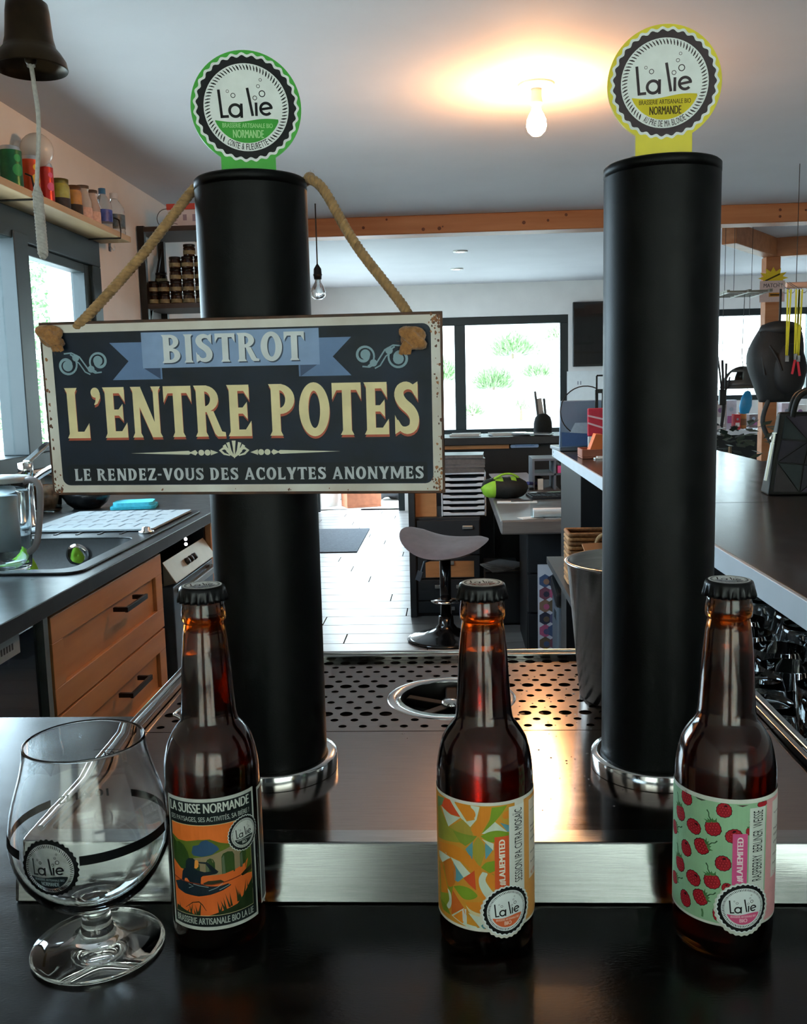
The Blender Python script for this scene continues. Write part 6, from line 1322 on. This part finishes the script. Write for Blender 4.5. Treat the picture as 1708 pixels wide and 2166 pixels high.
o = thing('scanner', 'white hand scanner with a black grip near the wicker basket', 'scanner', (.475, 2.42, GZ+.0005)); B().tube(bez([(.0,0,.006),(.0,0,.06),(-.012,-.01,.10)],5), [.016]*11, 10).obj('grip', M('black_plastic','#141414',.35), o); B().obox((-.02,-.015,.125),(.10,.045,.04),(0,.35,0)).obj('head', M('white_shell','#c9cdca',.35), o, bevel=.014, seg=3)
# ------------------------------------------------------------------ things on the bar
p = az(1215, 948, RZ); lp = thing('laptop', 'open laptop with a pale blue screen lid at the far bar end', 'laptop', (p.x+.035, 3.44, RZ+.0006), .10)
B().box(-.11,.16,-.02,.15,0,.014).obj('base', M('laptop_grey','#6a7078',.35,.5), lp, bevel=.003); zL = ay(1215, 850, 3.42).z-RZ; B().obox((.025,-.018,zL/2+.005),(.27,.007,zL),(math.radians(7),0,0)).obj('lid', M('lid_blue','#8a9bb0',.25,.2,noise=(3,.15)), lp, bevel=.003)
A = Art(); A.poly([(-.10,.02),(.15,.02),(.15,.10),(.12,zL-.02),(-.02,zL-.02)], '#a9b8c6', 1); A.poly([(-.105,.015),(.155,.015),(.155,.045),(-.105,.065)], '#46618c', 1.5)
A.build('lid_film', lp, lambda u,v,w: (u, -.0235-w*1.0-(zL*.5-v)*math.tan(math.radians(7))*1.0, v+.004), ink)
p = az(1245, 956, RZ); tc_ = thing('card_tray', 'terracotta tray holding an orange card rack on the bar', 'tray', (p.x+.01, 3.10, RZ+.0006)); te = M('terracotta','#8a4a34',.55,noise=(14,.15)); b = B(); b.box(-.075,.14,-.05,.06,0,.006); b.box(-.075,.14,-.05,-.044,.006,.030); b.box(-.075,.14,.054,.06,.006,.030); b.box(-.075,-.069,-.044,.054,.006,.030); b.box(.134,.14,-.044,.054,.006,.030); b.obj('tray_body', te, tc_, bevel=.002)
b = B(); b.prism([(-.055,.006),(.025,.006),(-.005,.075),(-.028,.078)], -.03, .03); b.xf(Matrix.Rotation(PI/2,4,'X')); b.obj('card_rack', M('orange_card','#c8642c',.55,noise=(10,.1)), tc_)
p = az(1262, 950, RZ); ds = thing('display_stand', 'black wire display stand with a red tag on the bar', 'stand', (p.x+.02, 3.30, RZ+.0006)); yD = 3.30; zD = ay(1258, 795, yD).z-RZ
for x, h_ in ((-.05, zD*.82), (-.028, zD*.82), (.09, zD*.6)): B().bar((x,0,0),(x,0,h_),.010).obj('upright', rkm, ds)
B().bar((-.05,.0,zD*.82),(-.05,0,zD),.006).bar((-.05,0,zD),(.10,0,zD),.006).obj('top_wire', rkm, ds)
for z in (.06, zD*.38, zD*.80): B().bar((-.05,0,z),(.10,0,z),.014).obj('cross_bar', rkm, ds)
B().box(-.06,.11,-.05,.05,0,.010).obj('base', rkm, ds); B().tube([(-.06+.085*math.cos(t)-.03,-.012,zD*.55+.085*math.sin(t)) for t in [PI*.35+PI*.95*i/16 for i in range(17)]], .002, 6).obj('wire_loop', hnd, ds)
o = thing('red_tag', 'red and white hanging tag on the wire display stand', 'tag', (ds.location.x-.055, yD-.03, RZ+zD*.40-.075)); B().box(-.03,.035,-.006,.006,.03,.125).obj('tag_body', M('red_fabric','#b8243a',.6,noise=(40,.2)), o, bevel=.004); B().box(-.028,.0,-.006,.006,-.03,.028).obj('white_tail', M('paper','#d9dad8',.8), o); A = Art(); A.line([(-.03,.10),(.03,.085)],.006,'#d8b0b4',1); A.line([(-.03,.075),(.03,.055)],.006,'#d8b0b4',1); A.build('tag_print', o, lambda u,v,w:(u,-.0063-w,v), ink)
p = az(1262, 968, RZ); o = thing('menu_card', 'white menu cards stacked on the bar by the right column', 'menu', (p.x+.03, p.y-.02, RZ+.0006), .1); B().box(-.05,.10,-.05,.05,0,.004).obj('card', M('paper','#d9dad8',.8), o); B().obox((.02,.01,.0065),(.13,.09,.004),(0,0,.1)).obj('card', M('paper','#d9dad8',.8), o)
# geometric handbag
hb_ = az(1668, 1046, RZ); hbag = thing('geometric_handbag', 'dark violet handbag of faceted triangle panels standing on the bar', 'handbag', (.785, 2.02, RZ+.0006), -.12)
dkl = M('bag_grey','#1a1916',.5,spec=.2,noise=(30,.15)); fac = [M('facet_%d'%i, c, .42, .0, noise=(20,.15), spec=.2) for i, c in enumerate(('#221d2b','#2c2427','#1b2729','#281f2e','#1e1b25'))]
bwd, bht, bdp = .24, .172, .075
b = B(); b.add([(-bwd/2,-bdp/2,0),(bwd/2,-bdp/2,0),(bwd/2,bdp/2,0),(-bwd/2,bdp/2,0),(-bwd/2+.025,-.012,bht),(bwd/2-.025,-.012,bht),(bwd/2-.025,.012,bht),(-bwd/2+.025,.012,bht)], [(0,3,2,1),(4,5,6,7),(0,1,5,4),(1,2,6,5),(2,3,7,6),(3,0,4,7)]); b.obj('bag_body', dkl, hbag, bevel=.004)
nx, nz_ = 4, 3; G = {}
random.seed(41)
for j in range(nz_+1):
    for i in range(nx+1):
        t = j/nz_; w_ = bwd-.02-.05*t; G[i,j] = (-w_/2+w_*i/nx+(random.uniform(-.012,.012) if 0<i<nx else 0), -bdp/2+(bdp/2-.012)*t, .006+(bht-.012)*t+(random.uniform(-.012,.012) if 0<j<nz_ else 0))
for j in range(nz_):
    for i in range(nx):
        q = [G[i,j],G[i+1,j],G[i+1,j+1],G[i,j+1]]; T_ = [(0,1,2),(0,2,3)] if (i+j)%2 else [(0,1,3),(1,2,3)]
        for t_ in T_:
            P = [Vector(q[k]) for k in t_]; c = (P[0]+P[1]+P[2])/3; P2_ = [c+(p-c)*.90+Vector((0,-.0022,0)) for p in P]; bb = B(); bb.add([c+(p-c)*.93 for p in P]+P2_, [(3,4,5),(0,1,4,3),(1,2,5,4),(2,0,3,5)]); bb.obj('facet', fac[(i*2+j*3+t_[1])%5], hbag)
for s_ in (-1,1): B().tube(bez([(-.07,.013*s_,bht-.01),(-.055,.016*s_,bht+.035),(0,.018*s_,bht+.05),(.055,.016*s_,bht+.035),(.07,.013*s_,bht-.01)],6), .006, 8).obj('strap', dkl, hbag)
B().bar((-bwd/2-.002,-.02,.03),(-bwd/2+.014,-.016,.13),.004,.012).obj('zip_pull', M('zip_steel','#8f908c',.3,.8), hbag); B().tube([(-bwd/2+.02+.012*math.cos(t),-.014,bht-.055+.012*math.sin(t)) for t in [2*PI*i/14 for i in range(14)]], .0025, 6, closed=True).obj('ring', chrome, hbag)
# ------------------------------------------------------------------ shop corner
hy = 5.0; rl0_z = ay(1664, 604, 5.0).z; bp_ = ay(1648, 770, hy); bpz = ay(1648, 850, hy).z; bph = ay(1648, 686, hy).z-bpz
bk2 = thing('hiking_backpack', 'large black hiking backpack hanging from the rail', 'backpack', (bp_.x, hy, bpz)); nyl = M('pack_nylon','#0d1011',.7,noise=(30,.25),bump=(150,.4)); b = B(); n = 16
for j in range(n+1):
    t = j/n; w_ = .045+.09*max(0, math.sin(PI*(.06+.86*t)))**.6; d_ = .04+.08*max(0, math.sin(PI*(.05+.9*t)))**.7
    for i in range(20): a = 2*PI*i/20; sx = abs(math.cos(a))**.7*(1 if math.cos(a)>0 else -1); sy_ = abs(math.sin(a))**.7*(1 if math.sin(a)>0 else -1); b.v.append(Vector((sx*w_+.01*math.sin(8*t)-.01, sy_*d_, t*bph)))
for j in range(n):
    for i in range(20): b.f.append([j*20+i,j*20+(i+1)%20,(j+1)*20+(i+1)%20,(j+1)*20+i]); b.m.append(0); b.sm.append(True)
b.f += [list(range(20))[::-1], [n*20+i for i in range(20)]]; b.m += [0,0]; b.sm += [False,False]; b.obj('pack_body', nyl, bk2)
b = B(); b.sphere((.02,-.10,bph*.42), 1, 18, 12, sz=(.085,.05,bph*.33)); b.obj('front_pocket', M('pocket_nylon','#0c0e0f',.65,noise=(30,.2)), bk2); B().tube(bez([(-.08,-.10,bph*.72),(-.05,-.13,bph*.55),(-.03,-.14,bph*.40)],4), .006, 6).obj('compression_strap', nyl, bk2)
for x in (-.06,.07): B().tube(bez([(x,-.05,.02),(x-.03,-.05,-.10),(x+.02,-.06,-.22),(x+.06,-.05,-.30)],5), [.012]*16, 6).obj('shoulder_strap', M('strap_nylon','#1c2224',.7), bk2)
B().tube([(0,0,bph-.01),(0,0,rl0_z-bpz-.016)], .006, 6).obj('hang_loop', nyl, bk2); b = B(); b.sphere((0,-.01,bph*.93), 1, 20, 10, sz=(.105,.095,.045)); b.obj('top_lid', M('lid_nylon','#16191a',.65,noise=(30,.2)), bk2); B().tube(bez([(-.105,-.03,bph*.9),(-.115,-.09,bph*.6),(-.10,-.10,bph*.35)],5), .007, 6).obj('side_strap', M('strap_nylon','#1c2224',.7), bk2)
rl0 = ay(1664, 604, hy); rail = thing('hanging_rail', 'pale wooden rail with metal rings hung on cords from the ceiling', 'rail', (rl0.x, hy, rl0.z)); B().tube([(0,0,0),(1.3,0,0)], .016, 12).obj('pole', M('pale_rod','#c79a82',.5,noise=(6,.15),stretch=(1,8,8)), rail)
for x in (.05, .55, 1.2): B().tube([(x,0,.016),(x,0,CE-rl0.z)], .002, 5).obj('cord', hnd, rail)
for x in (.0,.03,.09,.12,.2): B().tube([(x+.014*math.cos(t),.004,-.024+.014*math.sin(t)) for t in [2*PI*i/14 for i in range(14)]], .0022, 6, closed=True).obj('ring', chrome, rail)
yw = M('yellow_webbing','#c9c42c',.6,noise=(30,.1))
for k, (px, pb_, c_) in enumerate(((1669,752,'first'),(1687,748,'middle'),(1693,752,'third'))):
    t = ay(px, 612, hy-.16); e = ay(px-1, pb_, hy-.16); o = thing('yellow_lanyard', '%s yellow lanyard from the left hanging before the backpack' % c_, 'lanyard', (t.x, hy-.16, t.z)); L_ = t.z-e.z
    B().bar((-.004,0,0),(-.002,0,-L_),.008,.002,up=(0,1,0)).bar((.012,0,0),(.002,0,-L_),.008,.002,up=(0,1,0)).obj('webbing', yw, o); B().box(-.008,.010,-.004,.004,-L_-.03,-L_).obj('clip', chrome, o); B().tube([(0,.0,0),(.004,.16,rl0.z-t.z+.016)], .0015, 5).obj('hook_wire', hnd, o)
    if k: B().bar((0,0,-L_-.03),(.012*(1 if k==2 else -1),0,-L_-.10),.010,.006).obj('red_grip', M('red_rubber','#b02434',.6), o)
o = thing('yellow_star', 'yellow starburst paper taped to the timber post', 'price star', (pt.x, PYY-.056, ay(1632,590,PYY).z)); A = Art(); A.poly([((.075 if i%2 else .115)*math.cos(2*PI*i/24), (.05 if i%2 else .085)*math.sin(2*PI*i/24)) for i in range(24)], '#d2b62c', 1); A.line([(-.06,-.02),(.05,.03)], .012, '#4a3c14', 2); A.rect(.01,-.055,.05,-.04,'#4a3c14',2); A.build('star_sheet', o, lambda u,v,w:(u,-.0005-w,v), ink)
o = thing('price_sheet', 'clear sleeve with printed price sheet wrapped on the timber post', 'price sheet', (pt.x, PYY-.0565, ay(1632,615,PYY).z)); A = Art(); A.rect(-.10,-.09,.09,.07,'#c9b0a8',1); A.text('MATCH ?', -.07,.02,.07,.05,'#4a4248',2,.01); A.rect(-.03,-.05,.07,-.02,'#b07a2c',2); A.rect(-.02,-.042,.055,-.030,'#4a3414',3); A.build('sheet', o, lambda u,v,w:(u,-.0002-w,v), ink)
# hanging grid rack
gy = 6.6; ga = ay(1505, 640, gy); gb_ = ay(1590, 626, gy); gr = thing('hanging_grid', 'suspended metal grid rack hanging near the shop window', 'grid rack', (ga.x, gy, gb_.z)); gw_ = gb_.x-ga.x; gm = M('grid_metal','#7a766c',.4,.7,noise=(30,.1))
for j in range(5): B().bar((0,-.35*j/4,-.0),(gw_,-.35*j/4,0),.014).obj('cross_wire', gm, gr)
for x in (0, gw_*.5, gw_): B().bar((x,.02,0),(x,-.40,0),.018).obj('side_wire', gm, gr)
for x in (.06, gw_*.45, gw_-.03): B().tube([(x,-.1,.005),(x,-.1,CE-gb_.z)], .0018, 5).obj('cord', hnd, gr)
# climbing helmet shell hung from the grid
hp = ay(1572, 812, 6.3375); hm = thing('climbing_helmet', 'grey vented climbing helmet hanging from the grid rack', 'helmet', (hp.x, 6.3375, hp.z-.02)); b = B(); n, m = 28, 9; hr = .115; hm_m = M('helmet_grey','#3c3d3a',.45,noise=(20,.15))
for j in range(m+1):
    e = PI/2*j/m
    for i in range(n): a = 2*PI*i/n; b.v.append(Vector((hr*1.15*math.cos(e)*math.cos(a), hr*.9*math.cos(e)*math.sin(a), .135*math.sin(e))))
for j in range(m):
    for i in range(n):
        if (2 <= j <= 4 and i % 7 in (1,2,3,4,5)) or (6 <= j <= 7 and i % 7 in (1,2,4,5)): continue
        b.f.append([j*n+i, j*n+(i+1)%n, (j+1)*n+(i+1)%n, (j+1)*n+i]); b.m.append(0); b.sm.append(True)
b.obj('shell', hm_m, hm, solid=.010); B().tube([(hr*1.17*math.cos(t), hr*.92*math.sin(t), .0) for t in [2*PI*i/28 for i in range(28)]], .011, 7, closed=True).obj('brim', hm_m, hm)
B().tube([(0,0,.13),(-.01,0,.20),(0,0,gb_.z-hp.z+.02)], .0025, 5).obj('cord', hnd, hm); B().obox((.05,0,.17),(.07,.02,.02),(0,-.8,0)).obj('clip', hm_m, hm)
o_p = ay(1584, 876, 6.4); o = thing('blue_dry_bag', 'bright blue bag hanging below the helmet beside the post', 'bag', (o_p.x-.02, 6.425, o_p.z)); hB = ay(1584,826,6.4).z-o_p.z; b = B(); b.lathe([(.0,0),(.03,.005),(.042,hB*.35),(.036,hB*.7),(.018,hB*.95),(.0,hB)], 16, caps=False)
for i, p in enumerate(b.v): b.v[i] = Vector((p.x+.02*(p.z/hB), p.y*.6, p.z))
b.obj('bag_body', M('sky_blue_vinyl','#2c8fc4',.4,noise=(20,.12)), o); B().tube([(.018,0,hB),(.02,0,gb_.z-o_p.z)], .0018, 5).obj('cord', hnd, o)
sp_ = ay(1526, 905, 6.25); o = thing('webbing_bundle', 'bundle of black cords and straps hanging at the column edge', 'straps', (sp_.x, 6.25, sp_.z)); zz_ = ay(1526,760,6.0).z-sp_.z
for k, (dx, t0_, t1_) in enumerate(((0,.02,1.0),(.025,.0,.95),(-.03,.35,1.05),(.05,.5,.75))): B().tube(bez([(dx*.2,0,zz_*t0_),(dx*.5+.01,0,zz_*(t0_*.6+t1_*.4)),(dx,0,zz_*t1_)],5), .008-.001*k, 6).obj('strap', M('black_cord','#1c1a1b',.7,noise=(40,.2)), o)
B().obox((.005,0,zz_*.45),(.045,.03,.10)).obj('buckle', M('black_plastic','#141414',.35), o, bevel=.006); B().tube([(0,0,zz_),(0,0,gb_.z-sp_.z)], .0018, 5).obj('cord', hnd, o)
# display table with goods below the shop window
ty = 8.8; tz = ay(1600, 909, ty).z; tx0 = ay(1490, 900, ty).x; tb = thing('display_table', 'long display table with a white edge and dark front under the shop window', 'table', (tx0, ty, FL)); B().box(0,2.0,0,.7,tz-FL-.045,tz-FL).obj('table_top', M('white_board','#d0d2d4',.4,noise=(10,.04)), tb, bevel=.003); B().box(.03,1.97,.04,.07,0,tz-FL-.045).obj('front_panel', M('dark_front','#141a19',.6,noise=(6,.3)), tb); B().box(.03,.06,.07,.66,0,tz-FL-.045).obj('side_panel', M('dark_front','#141a19',.6), tb)
goods = [(1522,848,26,'#a89a98','pale pink carton at the left of the display table'), (1545,846,22,'#c9c8d4','tall white carton behind the hanging straps'), (1533,880,20,'#8a4a8a','purple boxed set on the display table'), (1558,876,12,'#b02a30','small red carton on the display table'), (1571,872,18,'#b8743c','orange canister on the display table'), (1592,876,18,'#7a6a6a','brown grey carton left of the timber post'), (1634,880,14,'#9fa4b4','pale blue carton right of the timber post'), (1662,852,22,'#c8b4bc','pink and white carton under the backpack straps'), (1690,856,26,'#d2c8c0','cream carton at the right end of the display table')]
for k, (px, pyt, wpx, c, lb) in enumerate(goods):
    dy = .12+.16*(k%3); p = ay(px, pyt, ty+dy); h_ = p.z-tz; w_ = wpx*ty/2000; o = thing('display_carton' if k != 4 else 'canister', lb, 'carton' if k != 4 else 'canister', (p.x, ty+dy, tz+.0005))
    if k == 4: B().lathe([(.0,0),(w_/2,0),(w_/2,h_*.86),(w_*.44,h_*.9),(w_*.44,h_),(.0,h_)], 20).obj('tin', M('goods_%d'%k, c, .5, noise=(14,.2)), o); B().lathe([(w_/2+.0005,h_*.2),(w_/2+.0005,h_*.6)], 20, caps=False).obj('tin_label', M('goods_l%d'%k, '#7a5030', .6), o)
    else:
        B().box(-w_/2,w_/2,-.05,.05,0,h_).obj('carton', M('goods_%d'%k, c, .6, noise=(14,.2)), o, bevel=.002); A = Art(); A.rect(-w_*.36,h_*.2,w_*.36,h_*.45,['#d8d4d0','#b06a9a','#c8a0b4','#d8d0c8'][k%4],1); A.poly(circ(0,h_*.68,min(w_,h_)*.2,12),['#7a5a7a','#a8b4c4','#d8a8c4','#8a8a94'][k%4],1); A.build('carton_print', o, lambda u,v,w:(u,-.0506-w,v), ink)
# dark foliage pot beside the bar end
fp = ay(1545, 945, 4.4); pl_ = thing('potted_plant', 'dark leafy pot plant standing behind the raised bar', 'plant', (fp.x, 4.4, FL)); B().lathe([(.0,0),(.12,0),(.16,.32),(.145,.32),(.13,.29),(.0,.29)], 24, caps=False).obj('pot', M('black_pot','#16181a',.5), pl_); b = B(); random.seed(51)
for i in range(420):
    a = random.uniform(0,2*PI); r_ = random.uniform(0,.26); z = random.uniform(.45,fp.z-FL+.10); p = Vector((r_*math.cos(a), r_*math.sin(a), z)); d = Vector((math.cos(a),math.sin(a),random.uniform(-.5,.6))).normalized()*.07; s = Vector((-math.sin(a),math.cos(a),.2))*.02; b.add([p,p+d*.5-s,p+d,p+d*.5+s],[(0,1,2,3)])
b.obj('leaves', M('dark_leaf','#1f2f24',.4,noise=(20,.4)), pl_); B().tube([(0,0,.28),(0,0,fp.z-FL)], [.02,.008], 7).obj('stem', M('twig','#6a5a44',.8), pl_)
